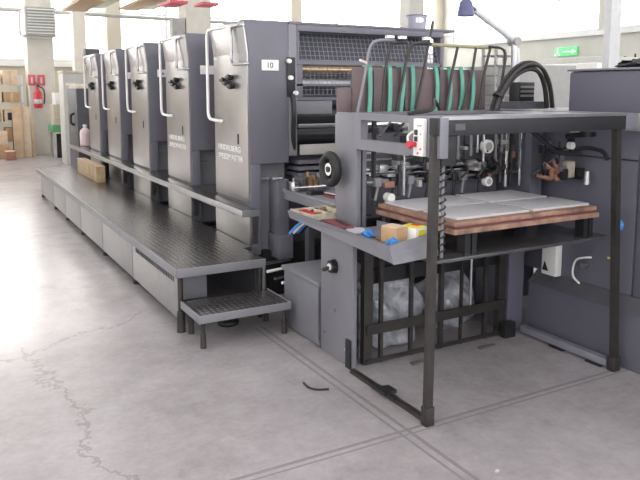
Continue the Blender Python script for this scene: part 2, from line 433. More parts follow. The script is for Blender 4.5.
# what only the nearest unit shows
Y0 = U_Y[0]
obj('face_column', MB().box(2.402, 2.475, Y0 + .0, Y0 + .06, 1.1, 2.104, .006), 'paint_l', unit)
kb = obj('knob_strip', MB().box(2.385, 2.455, Y0 - .012, Y0 - .001, 1.555, 1.855, .003), 'black', unit)
for x, z in ((2.395, 1.825), (2.41, 1.70), (2.452, 1.585)):
    obj('white_knob', MB().cyl((x, Y0 - .012, z), (x, Y0 - .04, z), .019, .016, 14), 'white', kb)
obj('air_hose', MB().tube([(2.43, Y0 - .01, 1.57), (2.425, Y0 - .05, 1.45), (2.43, Y0 - .02, 1.3), (2.46, Y0 + .03, 1.1)], .02, 8, .1), 'black', unit)
vz = obj('visor', MB().box(2.478, 3.90, Y0 + .0, Y0 + .2, 2.055, 2.104, .005), 'paint', unit)
def grid(x0, x1, y0, z0, y1, z1, nx, nz, r=.0035):
    g = MB()
    for i in range(nx + 1):
        x = x0 + (x1 - x0) * i / nx; g.cyl((x, y0, z0), (x, y1, z1), r, n=5)
    for k in range(nz + 1):
        f = k / nz; yy, zz = y0 + (y1 - y0) * f, z0 + (z1 - z0) * f; g.cyl((x0, yy, zz), (x1, yy, zz), r, n=5)
    return g
M['guard_wire'] = mat('guard_wire_grey', (.24, .25, .30), .45, metal=.3, noise=.05)
g = grid(2.49, 3.86, Y0 + .02, 1.84, Y0 + .09, 2.05, 34, 6, .0026)
obj('guard_grid', g, 'guard_wire', unit)
obj('guard_frame', MB().box(2.478, 3.88, Y0 + .0, Y0 + .03, 1.805, 1.835).box(2.478, 2.495, Y0 + .0, Y0 + .1, 1.835, 2.054).box(3.865, 3.9, Y0 + .0, Y0 + .1, .4, 2.054), 'paint', unit)
obj('guard_grid', grid(2.53, 3.3, Y0 + .03, 1.57, Y0 + .03, 1.80, 20, 6, .0026), 'guard_wire', unit)
obj('guard_frame', MB().box(2.478, 2.53, Y0 + .01, Y0 + .05, 1.55, 1.803).box(2.478, 3.3, Y0 + .01, Y0 + .05, 1.64, 1.655).box(2.478, 3.3, Y0 + .01, Y0 + .05, 1.53, 1.553), 'paint', unit)
obj('inker_roller', MB().cyl((2.55, Y0 + .1, 1.77), (3.4, Y0 + .1, 1.77), .035), 'brass', unit)
obj('inker_roller', MB().cyl((2.5, Y0 + .13, 1.66), (3.6, Y0 + .13, 1.66), .05), 'steel', unit)
obj('roller', MB().cyl((2.46, Y0 + .12, 1.40), (3.8, Y0 + .12, 1.40), .085), 'drum', unit)
obj('roller', MB().cyl((2.46, Y0 + .10, 1.25), (3.8, Y0 + .10, 1.25), .075), 'drum', unit)
obj('cover_plate', MB().box(2.478, 2.80, Y0 + .02, Y0 + .04, 1.42, 1.525, .003), 'paint_l', unit)
obj('crossbar', MB().box(2.478, 3.7, Y0 - .02, Y0 + .0, 1.315, 1.345, .004), 'steel', unit)
obj('crossbar', MB().box(2.49, 3.1, Y0 - .03, Y0 - .005, 1.105, 1.185, .004), 'light_bar', unit)
for z in (1.05, 1.0, .95): obj('crossbar', MB().box(2.478, 3.6, Y0 - .01, Y0 + .2, z - .018, z + .012), 'paint', unit)
obj('support_bracket', MB().box(2.26, 2.385, Y0 - .10, Y0 + .1, .315, .50, .006).box(2.275, 2.365, Y0 - .07, Y0 + .13, .5, .93, .008), 'paint', unit)
obj('joint_rail', MB().tube([(2.20, Y0 - .12, .945), (2.28, Y0 - .12, .945), (2.30, Y0 - .02, .945)], .014, 8, .02), 'steel', unit)

# ---------------------------------------------------------------- long shelf along the units
sh = thing('walkway_shelf', 'long narrow grey metal shelf running along the silver panels above the footboard', 'shelf', (1.95, 4.5, .68))
s_ = MB().box(1.93, 2.058, 4.62, 11.9, .712, .735, .004)
for i in range(4): s_.box(2.06, 2.40, U_Y[i] + .77, U_Y[i + 1] - .01, .712, .732)
s_.box(2.06, 2.40, U_Y[4] + .77, 11.9, .712, .732)
obj('shelf_plate', s_, 'tread', sh)
obj('edge_strip', MB().box(1.92, 1.93, 4.61, 11.9, .688, .738, .003).box(1.93, 2.058, 4.61, 4.62, .688, .738), 'steel', sh)
for y in (5.1, 6.5, 7.9, 9.3, 10.7): obj('bracket', MB().prism([(1.94, .71), (2.059, .71), (2.059, .62)], 'y', y, y + .03), 'paint', sh)

# ---------------------------------------------------------------- footboard platform
fb = thing('footboard', 'long low tread plate footboard platform running beside the press units', 'platform', (1.7, 7.5, 0))
obj('tread_plate', MB().box(1.35, 1.985, 4.36, 4.75, .405, .43).box(1.35, 2.055, 4.75, 11.3, .405, .43), 'tread', fb)
obj('edge_strip', MB().box(1.338, 1.35, 4.345, 11.3, .375, .434, .004).box(1.35, 1.985, 4.345, 4.36, .375, .434, .004), 'paint_l', fb)
js = [4.47, 5.70, 6.86, 8.0, 9.0, 9.95, 11.2]
for i in range(6):
    sp = obj('skirt_panel', MB().box(1.385, 1.40, js[i] + .012, js[i + 1] - .012, .055, .372, .003), 'skirt', fb)
    if i == 0:
        v = MB()
        for k in range(26): v.box(1.3815, 1.3845, js[0] + .08 + k * .04, js[0] + .10 + k * .04, .30, .35)
        obj('vent_slots', v, 'black', sp)
for i in range(1, 7): obj('foot', MB().box(1.40, 1.45, js[i] - .03, js[i] + .03, 0, .37).cyl((1.42, js[i], 0), (1.42, js[i], .03), .035, n=14), 'black', fb)
obj('end_panel', MB().box(1.41, 1.62, 4.55, 4.57, .16, .33, .003), 'feeder', fb)
obj('end_panel', MB().box(1.41, 1.66, 4.53, 4.56, .335, .372, .003), 'copper', fb)
obj('back_panel', MB().box(2.02, 2.035, 4.62, 11.2, .0, .36), 'paint_d', fb)
l = obj('leg', MB().cyl((1.372, 4.375, .03), (1.372, 4.375, .375), .018, n=14).cyl((1.372, 4.375, 0), (1.372, 4.375, .14), .03, .026, n=14), 'post', fb)
obj('leg', MB().cyl((1.96, 4.40, 0), (1.96, 4.40, .40), .018, n=14), 'post', fb)

# step in front of the footboard
st = thing('step', 'small low tread plate step on thin legs at the near end of the footboard', 'step', (1.7, 4.15, 0))
obj('tread_plate', MB().box(1.372, 1.985, 3.985, 4.34, .20, .218, .003), 'tread', st)
obj('edge_strip', MB().box(1.36, 1.372, 3.97, 4.34, .172, .221, .003).box(1.372, 1.995, 3.972, 3.985, .172, .221, .003).box(1.985, 1.995, 3.985, 4.34, .172, .221), 'paint_l', st)
for x, y in ((1.40, 4.02), (1.965, 4.02), (1.965, 4.31), (1.42, 4.31)):
    obj('leg', MB().cyl((x, y, 0), (x, y, .20), .012, n=12).cyl((x, y, 0), (x, y, .09), .02, .018, n=12), 'post', st)

# chrome pipes and the hose coil under the footboard end
pp = thing('pipe_manifold', 'bright steel pipes stacked under the press beside the footboard end', 'pipes', (2.12, 4.62, .0))
for i, z in enumerate((.385, .345, .305, .285)): obj('pipe', MB().tube([(1.97 + .03 * i, 4.42 - .06 * i, z - .01), (2.24, 4.47 - .06 * i, z - .01)], .011, 8), 'white' if i % 2 else 'chrome', pp)
obj('standpipe', MB().cyl((2.02, 4.46, 0), (2.02, 4.46, .38), .014, n=12), 'steel', pp)
hc = MB().torus((1.70, 4.36, .06), .055, .022, 'z').torus((1.70, 4.36, .10), .05, .022, 'z').torus((1.70, 4.36, .02), .055, .02, 'z')
bmesh.ops.translate(hc.bm, verts=hc.bm.verts, vec=(0, 0, 0))
tag(obj('hose_coil', hc, 'rubber'), 'dark coiled hose standing on the floor under the small step', 'hose')

# ---------------------------------------------------------------- delivery at the far end
dl = thing('delivery_unit', 'dark blue-grey delivery housing at the far end of the press line', 'press delivery', (2.9, 12.6, 0))
obj('housing', MB().box(2.12, 3.9, 12.15, 13.0, .05, 1.64, .015), 'paint_d', dl)
obj('hood', MB().prism([(12.15, 1.645), (13.0, 1.645), (12.9, 1.72), (12.3, 1.70)], 'x', 2.14, 3.9), 'cream', dl)
obj('end_tower', MB().box(2.42, 3.9, 11.66, 12.14, .05, 2.12, .01), 'paint', dl)
obj('grip_handle', MB().tube([(2.12, 12.4, 1.22), (2.06, 12.4, 1.2), (2.06, 12.4, 1.05), (2.12, 12.4, 1.03)], .02, 8, .03), 'black', dl)
obj('side_rail', MB().tube([(2.33, 11.7, 1.36), (2.27, 11.7, 1.36), (2.27, 11.7, 2.0), (2.33, 11.7, 2.0)], .013, 8, .05), 'white', dl)
bt = thing('plastic_bottle', 'pale pink plastic bottle standing on the far end of the long shelf', 'bottle', (2.12, 11.5, .734))
obj('body', MB().lathe((2.12, 11.5, .735), [(.075, 0), (.085, .01), (.085, .21), (.07, .25), (.03, .28), (.03, .30)]), 'pink', bt)
obj('cap', MB().lathe((2.12, 11.5, 1.036), [(.034, 0), (.034, .03), (.03, .035)]), 'white', bt)

# wooden crate on the platform
cr = thing('wooden_crate', 'long pale wooden crate lying on the far part of the footboard', 'crate', (1.85, 9.6, .43))
obj('side_board', MB().box(1.80, 1.82, 9.1, 10.45, .432, .62, .003), 'crate', cr)
obj('side_board', MB().box(1.885, 1.905, 9.1, 10.45, .432, .62, .003), 'crate', cr)
obj('end_board', MB().box(1.82, 1.885, 9.1, 9.12, .432, .62, .003), 'crate', cr)
obj('end_board', MB().box(1.82, 1.885, 10.43, 10.45, .432, .62, .003), 'crate', cr)
obj('lid', MB().box(1.795, 1.91, 9.09, 10.46, .622, .64, .003), 'crate', cr)
for y in (9.14, 9.6): obj('batten', MB().box(1.792, 1.799, y, y + .06, .44, .615), 'ply', cr)

# ---------------------------------------------------------------- feeder
fd = thing('sheet_feeder', 'open grey sheet feeder frame with black posts at the near end of the press', 'sheet feeder', (2.7, 3.0, 0))
def F(name, mb, m, par=None, label=None):
    o = obj(name, mb, m, par or fd)
    if label: o['label'] = label
    return o
up = F('left_upright', MB().box(2.035, 2.066, 3.275, 3.645, .0, .84, .005), 'feeder')
F('upper_upright', MB().box(2.03, 2.062, 3.235, 3.455, .842, 1.48, .005), 'feeder')
kn = F('adjusting_knob', MB().cyl((2.034, 3.475, .57), (2.0, 3.475, .57), .042, .038, 24), 'black')
F('knob_dial', MB().cyl((2.0, 3.475, .57), (1.992, 3.475, .57), .02, n=20), 'white', kn)
F('crank', MB().cyl((2.0, 3.475, .565), (1.965, 3.50, .55), .012, n=10), 'black', kn)
for y, z in ((3.47, .30), (3.60, .13), (3.34, .1)): F('bolt', MB().cyl((2.034, y, z), (2.026, y, z), .011, n=8), 'steel')
F('upright_foot', MB().box(2.022, 2.034, 3.28, 3.33, 0, .17), 'black')
hw = F('handwheel', MB().torus((1.965, 3.41, 1.158), .078, .026, 'x', 36, 12), 'rubber')
F('hub_cap', MB().cyl((1.9495, 3.41, 1.158), (1.944, 3.41, 1.158), .017, n=18), 'black', hw)
F('hub', MB().cyl((1.985, 3.41, 1.158), (1.95, 3.41, 1.158), .036, n=24).cyl((2.029, 3.41, 1.158), (1.985, 3.41, 1.158), .022, n=16), 'chrome', hw)
for k in range(4):
    a = k * PI / 2 + .5
    F('spoke', MB().cyl((1.967, 3.41 + .03 * math.cos(a), 1.158 + .03 * math.sin(a)), (1.967, 3.41 + .066 * math.cos(a), 1.158 + .066 * math.sin(a)), .012, n=8), 'black', hw)
# left arm with its opening
F('left_arm', MB().box(2.01, 2.06, 2.49, 2.73, 1.292, 1.48, .004).box(2.012, 2.058, 2.73, 3.234, 1.446, 1.48).box(2.012, 2.058, 2.73, 3.234, 1.286, 1.342).box(2.012, 2.058, 3.165, 3.234, 1.342, 1.446), 'feeder')
cp = F('control_panel', MB().box(1.985, 2.009, 2.585, 2.66, 1.296, 1.472, .004), 'white')
F('button', MB().box(1.979, 1.9845, 2.625, 2.645, 1.395, 1.42), 'black', cp)
F('button', MB().box(1.979, 1.9845, 2.625, 2.645, 1.365, 1.388), 'black', cp)
F('emergency_stop', MB().cyl((1.985, 2.642, 1.35), (1.955, 2.642, 1.35), .012, n=14).cyl((1.955, 2.642, 1.35), (1.942, 2.642, 1.35), .02, .017, n=18), 'red', cp, 'red emergency stop button')
for y, z in ((2.60, 1.44), (2.62, 1.44), (2.60, 1.40), (2.60, 1.33), (2.62, 1.31)): F('indicator', MB().cyl((1.985, y, z), (1.981, y, z), .005, n=10), 'light_bar' if z > 1.35 else 'red', cp)
F('panel_cable', MB().tube([(2.0, 2.655, 1.345), (1.985, 2.69, 1.34), (1.985, 2.71, 1.385), (2.0, 2.68, 1.41)], .006, 6, .03), 'white')
# posts, front beam
F('front_post', MB().hexa([(1.980, 2.51, 0), (2.018, 2.51, 0), (2.018, 2.542, 0), (1.980, 2.542, 0)], [(1.990, 2.51, 1.394), (2.030, 2.51, 1.394), (2.030, 2.542, 1.394), (1.990, 2.542, 1.394)]), 'post')
F('post_foot', MB().box(1.975, 2.025, 2.504, 2.549, .0, .095, .004), 'post')
F('front_post', MB().hexa([(3.332, 2.515, 0), (3.368, 2.515, 0), (3.368, 2.55, 0), (3.332, 2.55, 0)], [(3.245, 2.515, 1.395), (3.283, 2.515, 1.395), (3.283, 2.55, 1.395), (3.245, 2.55, 1.395)]), 'post')
F('post_foot', MB().box(3.322, 3.374, 2.508, 2.56, .0, .085, .004), 'post')
F('front_beam', MB().box(2.0, 3.29, 2.495, 2.56, 1.395, 1.478, .005), 'beam')
F('beam_lit_top', MB().box(2.061, 3.29, 2.50, 2.56, 1.4785, 1.485, .002), 'paint_l')  # lighter plate that paints in the lit top of the dark beam
F('edge_strip', MB().box(2.02, 3.28, 2.491, 2.4945, 1.468, 1.484), 'steel')  # bright strip painting in the highlight along the beam's front edge
F('top_cover', MB().box(2.061, 3.29, 2.562, 2.86, 1.462, 1.476, .003).box(2.9, 3.29, 2.86, 3.18, 1.462, 1.476), 'feeder')
F('right_arm', MB().box(3.292, 3.40, 2.50, 3.60, 1.392, 1.48, .004), 'feeder')
F('beam_bracket', MB().box(2.036, 2.125, 2.51, 2.55, 1.255, 1.394, .003), 'beam')
F('warning_plate', MB().box(2.10, 2.16, 2.4935, 2.4948, 1.42, 1.45), 'paint_d')
# base rails
F('base_rail', MB().box(1.998, 2.03, 2.562, 3.24, 0, .022), 'post')
F('rail_stop', MB().box(1.97, 2.05, 2.85, 2.93, .0225, .04).box(1.98, 2.0, 2.78, 3.02, .0225, .035), 'black')
F('base_rail', MB().box(3.33, 3.385, 2.572, 3.25, .012, .055, .004), 'bluegrey_l')
for y in (2.6, 2.88): F('rail_shoe', MB().box(3.318, 3.36, y, y + .11, 0, .012), 'black')
# pile cage
for x, w in ((2.155, .03), (2.249, .011), (2.468, .011), (2.70, .014), (2.86, .008), (3.062, .013), (3.20, .03)):
    F('cage_bar', MB().box(x - w, x + w, 3.29, 3.30 + w, .0, .80), 'post')
F('cage_rail', MB().box(2.14, 3.22, 3.275, 3.289, .185, .245), 'post')
F('cage_rail', MB().box(2.14, 3.22, 3.275, 3.289, .01, .034), 'post')
F('cage_rail', MB().box(2.14, 3.22, 3.335, 3.36, .47, .56), 'black')  # black band standing in for the shadow zone above the bundles
for x in (2.62, 2.92): F('lift_chain', MB().cyl((x, 3.28, .25), (x, 3.28, .775), .008, n=8), 'steel')
F('cage_foot', MB().box(3.17, 3.26, 3.22, 3.27, 0, .10), 'black')
for x in (2.38, 2.90): F('rail_shoe', MB().box(x, x + .12, 3.15, 3.18, 0, .012), 'grime')
# right upright
F('right_upright', MB().box(3.262, 3.40, 3.30, 3.62, .0, .80, .006), 'bluegrey')
F('right_upright', MB().box(3.30, 3.40, 3.18, 3.62, .80, 1.39, .006), 'bluegrey')
# lifting table
F('lift_table', MB().box(2.045, 3.275, 2.552, 3.27, .780, .797, .003), 'table')
for x in (2.27, 3.12): F('spacer_block', MB().box(x, x + .035, 2.60, 2.66, .7975, .9115).box(x + .045, x + .075, 2.60, 2.66, .7975, .9115), 'black')
F('spacer_block', MB().box(2.3, 2.36, 3.1, 3.2, .7975, .9115).box(3.1, 3.16, 3.1, 3.2, .7975, .9115), 'black')
F('hanging_spring', MB().cyl((2.11, 2.585, .80), (2.11, 2.585, 1.26), .008, n=8), 'paint_l')
co = MB(); co.tube([(2.11 + .015 * math.cos(a * .8), 2.585 + .013 * math.sin(a * .8), .81 + .0044 * a) for a in range(100)], .0045, 5); F('spring_coil', co, 'post')
# suction head and cross rods seen through the frame
F('suction_head', MB().box(2.52, 3.12, 3.30, 3.42, 1.18, 1.345, .01), 'paint_d')
F('head_plate', MB().box(2.13, 3.28, 3.46, 3.50, .86, 1.10, .004), 'paint')
F('back_plate', MB().box(2.13, 3.29, 3.60, 3.64, .81, 1.46, .004), 'feeder')
F('cross_rod', MB().cyl((2.06, 3.30, 1.38), (3.29, 3.30, 1.38), .014, n=12), 'post')
F('cross_rod', MB().cyl((2.06, 3.40, 1.405), (3.29, 3.40, 1.405), .018, n=12), 'chrome')
F('cross_rod', MB().cyl((2.125, 3.30, 1.155), (3.29, 3.30, 1.155), .012, n=12), 'chrome')
F('cross_rod', MB().cyl((2.125, 3.34, 1.118), (3.29, 3.34, 1.118), .018, n=12), 'chrome')
F('cross_rod', MB().cyl((2.125, 3.28, 1.085), (3.29, 3.28, 1.085), .010, n=12), 'steel')
for i, x in enumerate((2.19, 2.30, 2.42, 2.55, 2.64, 2.75, 2.82, 2.95)):
    s1 = F('sheet_lifter', MB().box(x - .022, x + .022, 3.25, 3.33, 1.06, 1.11, .004).cyl((x, 3.26, 1.06), (x - .03, 3.24, .985), .009, n=8), 'black' if i % 2 else 'paint_l')
    F('suction_cup', MB().cyl((x - .03, 3.24, .985), (x - .034, 3.238, .955), .01, .02, n=12), 'rubber', s1)
for x in (2.24, 2.36, 2.58, 2.9): F('clamp', MB().box(x - .03, x + .03, 3.27, 3.32, 1.135, 1.18, .006), 'steel')
for x, z0, z1, m in ((2.33, 1.0, 1.30, 'post'), (2.36, 1.0, 1.30, 'steel'), (3.10, 1.03, 1.40, 'post'), (3.15, 1.0, 1.39, 'chrome'), (3.19, 1.0, 1.39, 'black'), (3.27, 1.0, 1.39, 'chrome')):
    F('guide_rod', MB().cyl((x, 3.245, z0), (x, 3.245, z1), .011, n=10), m)
for x, z, r in ((2.975, 1.262, .042), (2.985, 1.045, .03)):
    ga = F('gauge', MB().cyl((x, 3.25, z), (x, 3.215, z), r, n=24), 'white'); F('gauge_face', MB().cyl((x, 3.2149, z), (x, 3.212, z), r * .6, n=20), 'light_bar', ga)
F('pile_knob', MB().cyl((2.245, 3.25, 1.0), (2.245, 3.20, 1.0), .025, n=18), 'white')
random.seed(11)
for i in range(34):
    x = 2.16 + random.random() * 1.05; z = 1.04 + random.random() * .36
    F('valve_block', MB().box(x, x + random.uniform(.02, .07), 3.215 + .004 * (i % 9), 3.29, z, z + random.uniform(.015, .05), .003), random.choice(['black', 'paint_l', 'steel', 'light_bar', 'post', 'feeder', 'copper']))
random.seed(3)
for i in range(16):
    x = 2.5 + i * .05; z = random.uniform(1.13, 1.3)
    F('valve_rod', MB().cyl((x, 3.235, z), (x, 3.235, 1.39), random.choice([.004, .006, .009]), n=8).cyl((x, 3.235, z), (x, 3.235, z - .03), .013, .008, n=10), random.choice(['steel', 'black', 'post', 'paint_l', 'steel']))
for i in range(6):
    x = 2.55 + i * .12; F('air_line', MB().tube([(x, 3.25, 1.19), (x + .02, 3.2, 1.13), (x - .02, 3.22, 1.08)], .007, 6, .03), 'black')
for i in range(4):
    x = 2.16 + i * .1; F('linkage', MB().box(x, x + .03, 3.21, 3.27, 1.36 + .02 * (i % 2), 1.40 + .02 * (i % 2), .003).cyl((x, 3.2, 1.35), (x + .1, 3.24, 1.43), .006, n=6), ['paint_d', 'black', 'steel', 'paint_l'][i])
F('sensor_cable', MB().tube([(2.2, 3.0, 1.481), (2.3, 2.9, 1.50), (2.45, 3.1, 1.56), (2.55, 3.2, 1.53), (2.65, 3.3, 1.50)], .010, 6, .08), 'rubber')
F('frame_bar', MB().box(2.10, 2.125, 3.28, 3.32, .80, 1.44), 'feeder')
F('frame_bar', MB().box(2.17, 2.185, 3.27, 3.30, .99, 1.44), 'post')
for z in (1.20, 1.24): F('cross_rod', MB().cyl((2.07, 3.38, z), (3.29, 3.38, z), .008, n=10), 'steel')
F('cross_bar', MB().box(2.07, 3.29, 3.42, 3.44, 1.10, 1.15, .003), 'paint_l')
F('cross_bar', MB().box(2.07, 3.29, 3.42, 3.44, 1.24, 1.28, .003), 'feeder')
# copper hoses, valves on the right
F('copper_hose', MB().tube([(3.22, 3.05, 1.09), (3.30, 3.0, 1.06), (3.26, 2.98, 1.14), (3.34, 2.98, 1.10), (3.32, 3.02, 1.18)], .014, 8, .04), 'copper')
F('copper_hose', MB().tube([(3.27, 3.05, 1.16), (3.33, 3.0, 1.10), (3.30, 2.98, 1.06), (3.37, 2.98, 1.07)], .012, 8, .04), 'copper')
F('valve_box', MB().box(3.38, 3.45, 2.96, 3.02, 1.07, 1.17, .005), 'cream')
F('valve_body', MB().box(3.33, 3.37, 2.94, 3.02, 1.06, 1.13, .005), 'black')
F('valve_body', MB().box(3.455, 3.49, 2.92, 2.98, 1.06, 1.13, .005), 'black')
F('valve_body', MB().cyl((3.44, 2.86, 1.04), (3.44, 2.86, 1.12), .022, .016, n=14), 'steel')
F('support_arm', MB().tube([(3.1, 3.0, 1.37), (3.28, 2.95, 1.23), (3.42, 2.9, 1.22)], .014, 8, .03), 'beam')
F('support_arm', MB().tube([(3.32, 2.93, 1.33), (3.40, 2.88, 1.34), (3.42, 2.80, 1.345)], .016, 8, .03).cyl((3.40, 2.84, 1.33), (3.40, 2.84, 1.36), .035, n=16), 'black')
F('support_arm', MB().tube([(3.36, 2.9, 1.25), (3.42, 2.85, 1.265), (3.44, 2.75, 1.25), (3.44, 2.72, 1.2)], .013, 8, .03), 'black')
F('hand_screw', MB().cyl((3.34, 2.92, 1.275), (3.34, 2.89, 1.275), .022, n=14), 'white')
F('limit_switch', MB().box(3.33, 3.36, 2.985, 3.0, 1.14, 1.20).cyl((3.34, 2.98, 1.13), (3.34, 2.95, 1.13), .02, n=12), 'steel')

random.seed(21)
for i in range(12):
    x = 3.18 + i * .023; z = random.uniform(1.06, 1.32); y = 2.98 + random.uniform(-.03, .05)
    if i % 3: F('valve_fitting', MB().box(x, x + random.uniform(.02, .04), y, y + .04, z, z + random.uniform(.02, .06), .003), random.choice(['black', 'steel', 'post', 'light_bar', 'black']))
    else: F('air_line', MB().tube([(x - .04, y, z), (x, y - .03, z + .04), (x + .05, y, z - .02), (x + .06, y, z + .06)], .007, 6, .03), 'black')
# green straps over brown boards on top of the feeder
F('brown_board', MB().box(2.06, 2.15, 3.49, 3.505, 1.462, 1.62, .003), 'brown')
bx = [2.152, 2.30, 2.42, 2.53, 2.60, 2.80, 2.89, 2.98, 3.07, 3.195]
for a, b in zip(bx, bx[1:]): F('brown_board', MB().box(a + .009, b - .009, 3.49, 3.505, 1.462, 1.735, .003), 'brown')
for i, x in enumerate((2.263, 2.405, 2.508, 2.575, 2.752, 2.855, 2.952, 3.043)):
    bow = .018 if i > 3 else .006
    g = MB()
    for k in range(8):
        f0, f1 = k / 8, (k + 1) / 8
        def P(f): return (x + bow * math.sin(f * PI) - (.01 if i == 2 else 0) * (1 - f) * 2, 1.462 + .285 * f)
        (xa, za), (xb, zb) = P(f0), P(f1)
        g.hexa([(xa - .013, 3.462, za), (xa + .013, 3.462, za), (xa + .013, 3.472, za), (xa - .013, 3.472, za)], [(xb - .013, 3.462, zb), (xb + .013, 3.462, zb), (xb + .013, 3.472, zb), (xb - .013, 3.472, zb)])
    g.box(x - .017, x + .013, 3.462, 3.52, 1.743, 1.752)
    F('green_strap', g, 'green_strap')
yb = 3.44
for pts in ([(2.165, yb, 1.48), (2.215, yb, 1.70), (2.245, yb, 1.86), (2.29, yb, 1.895), (2.42, yb, 1.897)],
            [(2.33, yb, 1.48), (2.36, yb, 1.75), (2.385, yb, 1.87), (2.44, yb, 1.885), (2.50, yb, 1.89)],
            [(2.44, yb, 1.48), (2.50, yb, 1.75), (2.53, yb, 1.87), (2.58, yb, 1.885), (2.69, yb, 1.886)],
            [(2.58, yb, 1.49), (2.63, yb, 1.68), (2.67, yb, 1.87), (2.70, yb, 2.02)],
            [(2.82, yb, 1.48), (2.855, yb, 1.70), (2.90, yb, 1.872)],
            [(2.95, yb, 1.48), (3.02, yb, 1.70), (3.05, yb, 1.872)],
            [(3.09, yb, 1.48), (3.12, yb, 1.70), (3.17, yb, 1.872)],
            [(3.245, yb, 1.48), (3.285, yb, 1.70), (3.31, yb, 1.84), (3.27, yb, 1.88), (3.16, yb, 1.882)]):
    F('bent_tube', MB().tube(pts, .009, 8, .05), 'post' if pts[0][0] > 2.2 else 'paint_l')
F('top_tube', MB().cyl((2.69, yb + .02, 1.882), (3.17, yb + .02, 1.878), .011, n=10), mat('olive_tube', (.30, .29, .16), .4, noise=.1))
for x in (2.41, 2.50, 2.68): F('tube_clip', MB().box(x - .05, x, yb - .012, yb + .012, 1.905, 1.925, .003), 'chrome')
F('board_backing', MB().box(2.16, 3.19, 3.508, 3.515, 1.48, 1.72), 'paint_d')
F('bottom_rail', MB().box(2.13, 3.29, 3.43, 3.452, 1.455, 1.478), 'feeder')
F('pointer', MB().cyl((2.215, 3.43, 1.762), (2.16, 3.41, 1.775), .008, n=8), 'pink')
# hose bundle
for i in range(4):
    d = .025 * i; pts = []
    for (x, z) in ((3.20 - d * .3, 1.48), (3.23 - d * .2, 1.575), (3.33, 1.69 + d * .5), (3.45, 1.745 + d * .6), (3.55 + d * .6, 1.73 + d * .6), (3.61 + d, 1.65), (3.64 + d, 1.49)):
        pts.append((x - .085, 3.30 + .03 * (i % 2), z))
    F('hose', MB().tube(pts, .013, 8, .09), 'rubber' if i != 2 else 'post')
F('hose_tie', MB().cyl((3.125, 3.315, 1.56), (3.14, 3.315, 1.575), .035, n=14), 'black')
pb = F('pump_box', MB().box(3.52, 3.66, 3.52, 3.62, 1.53, 1.66, .005), 'black')
F('pump_ribs', MB().box(3.53, 3.65, 3.512, 3.52, 1.56, 1.575).box(3.53, 3.65, 3.512, 3.52, 1.59, 1.605).box(3.53, 3.65, 3.512, 3.52, 1.62, 1.635), 'steel', pb)
F('pump_bracket', MB().box(3.401, 3.66, 3.40, 3.62, 1.481, 1.53), 'paint_d')

# tool tray hung on the feeder
tr = F('tool_tray', MB().prism([(1.835, 2.60), (2.13, 2.68), (2.13, 3.18), (2.025, 3.18), (2.025, 3.46), (2.30, 3.47), (2.32, 3.80), (1.855, 3.70)], 'z', .842, .852), 'feeder')
F('tray_lip', MB().hexa([(1.812, 2.565, .81), (1.83, 2.57, .81), (1.87, 3.70, .842), (1.85, 3.70, .842)], [(1.805, 2.59, .888), (1.818, 2.59, .888), (1.848, 3.70, .888), (1.835, 3.70, .888)]), 'feeder', tr)
F('tray_front', MB().hexa([(1.812, 2.555, .808), (2.11, 2.60, .808), (2.11, 2.615, .808), (1.812, 2.57, .808)], [(1.806, 2.592, .888), (2.155, 2.70, .895), (2.155, 2.715, .895), (1.806, 2.607, .888)]), 'paint_l', tr)
F('tray_lip', MB().box(2.132, 2.142, 2.70, 3.18, .842, .885), 'feeder', tr)

# cabinet behind the feeder's left upright
bxm = thing('floor_cabinet', 'low grey metal box on the floor between the step and the feeder upright', 'cabinet', (2.2, 3.9, 0))
obj('body', MB().box(2.035, 2.5, 3.665, 4.16, .012, .40, .005), 'feeder', bxm)
obj('lid', MB().box(2.02, 2.51, 3.655, 4.175, .401, .425, .004), 'paint_l', bxm)
obj('corner_strip', MB().box(2.026, 2.034, 3.66, 3.672, .05, .39), 'steel', bxm)
obj('plinth', MB().box(2.05, 2.49, 3.68, 4.14, 0, .0125), 'black', bxm)
# side lay rails between feeder and first unit
fp = thing('register_table', 'grey register table with brass and chrome fittings between feeder and first unit', 'press part', (2.8, 4.2, 0))
obj('frame_plate', MB().box(2.285, 2.325, 3.66, 4.66, .79, .845, .004), 'feeder', fp)
obj('leg', MB().box(2.45, 2.50, 4.58, 4.64, 0, .845), 'paint_d', fp)
obj('leg', MB().box(2.52, 2.56, 3.66, 3.70, .43, .845), 'paint_d', fp)
obj('bed', MB().box(2.28, 3.4, 3.66, 4.68, .846, .868, .004), 'paint_l', fp)
obj('rear_wall', MB().box(2.62, 3.4, 3.70, 3.72, .869, 1.3), 'feeder', fp)
obj('stand', MB().box(2.57, 3.4, 3.985, 4.68, 0, .43), 'rubber', fp)  # dark block added to close the light leak below the table
obj('front_panel', MB().box(2.561, 3.8, 3.96, 3.98, 0, .845), 'paint_d', fp)
obj('front_panel', MB().box(2.561, 3.41, 3.945, 3.959, .55, .72), 'black', fp)
for x, m, h in ((2.27, 'chrome', .07), (2.335, 'paint_d', .10), (2.385, 'brass', .11), (2.43, 'brass', .08), (2.475, 'steel', .10), (2.535, 'chrome', .07)):
    obj('side_lay', MB().box(x, x + .036, 4.46, 4.60, .869, .869 + h, .005).cyl((x + .018, 4.5, .869 + h), (x + .018, 4.5, .9 + h), .012, n=10), m, fp)
obj('lay_bar', MB().cyl((2.25, 4.44, .90), (2.62, 4.44, .90), .011, n=10), 'chrome', fp)
obj('clamp_block', MB().box(2.30, 2.42, 4.26, 4.34, .869, .90, .005), 'black', fp)
obj('lay_rod', MB().cyl((2.40, 4.25, .885), (2.44, 3.95, .885), .010, n=8).cyl((2.435, 3.98, .885), (2.45, 3.90, .885), .016, n=8), 'chrome', fp)
obj('floor_mat', MB().box(2.36, 2.50, 3.95, 4.22, .869, .874), 'maroon', fp)
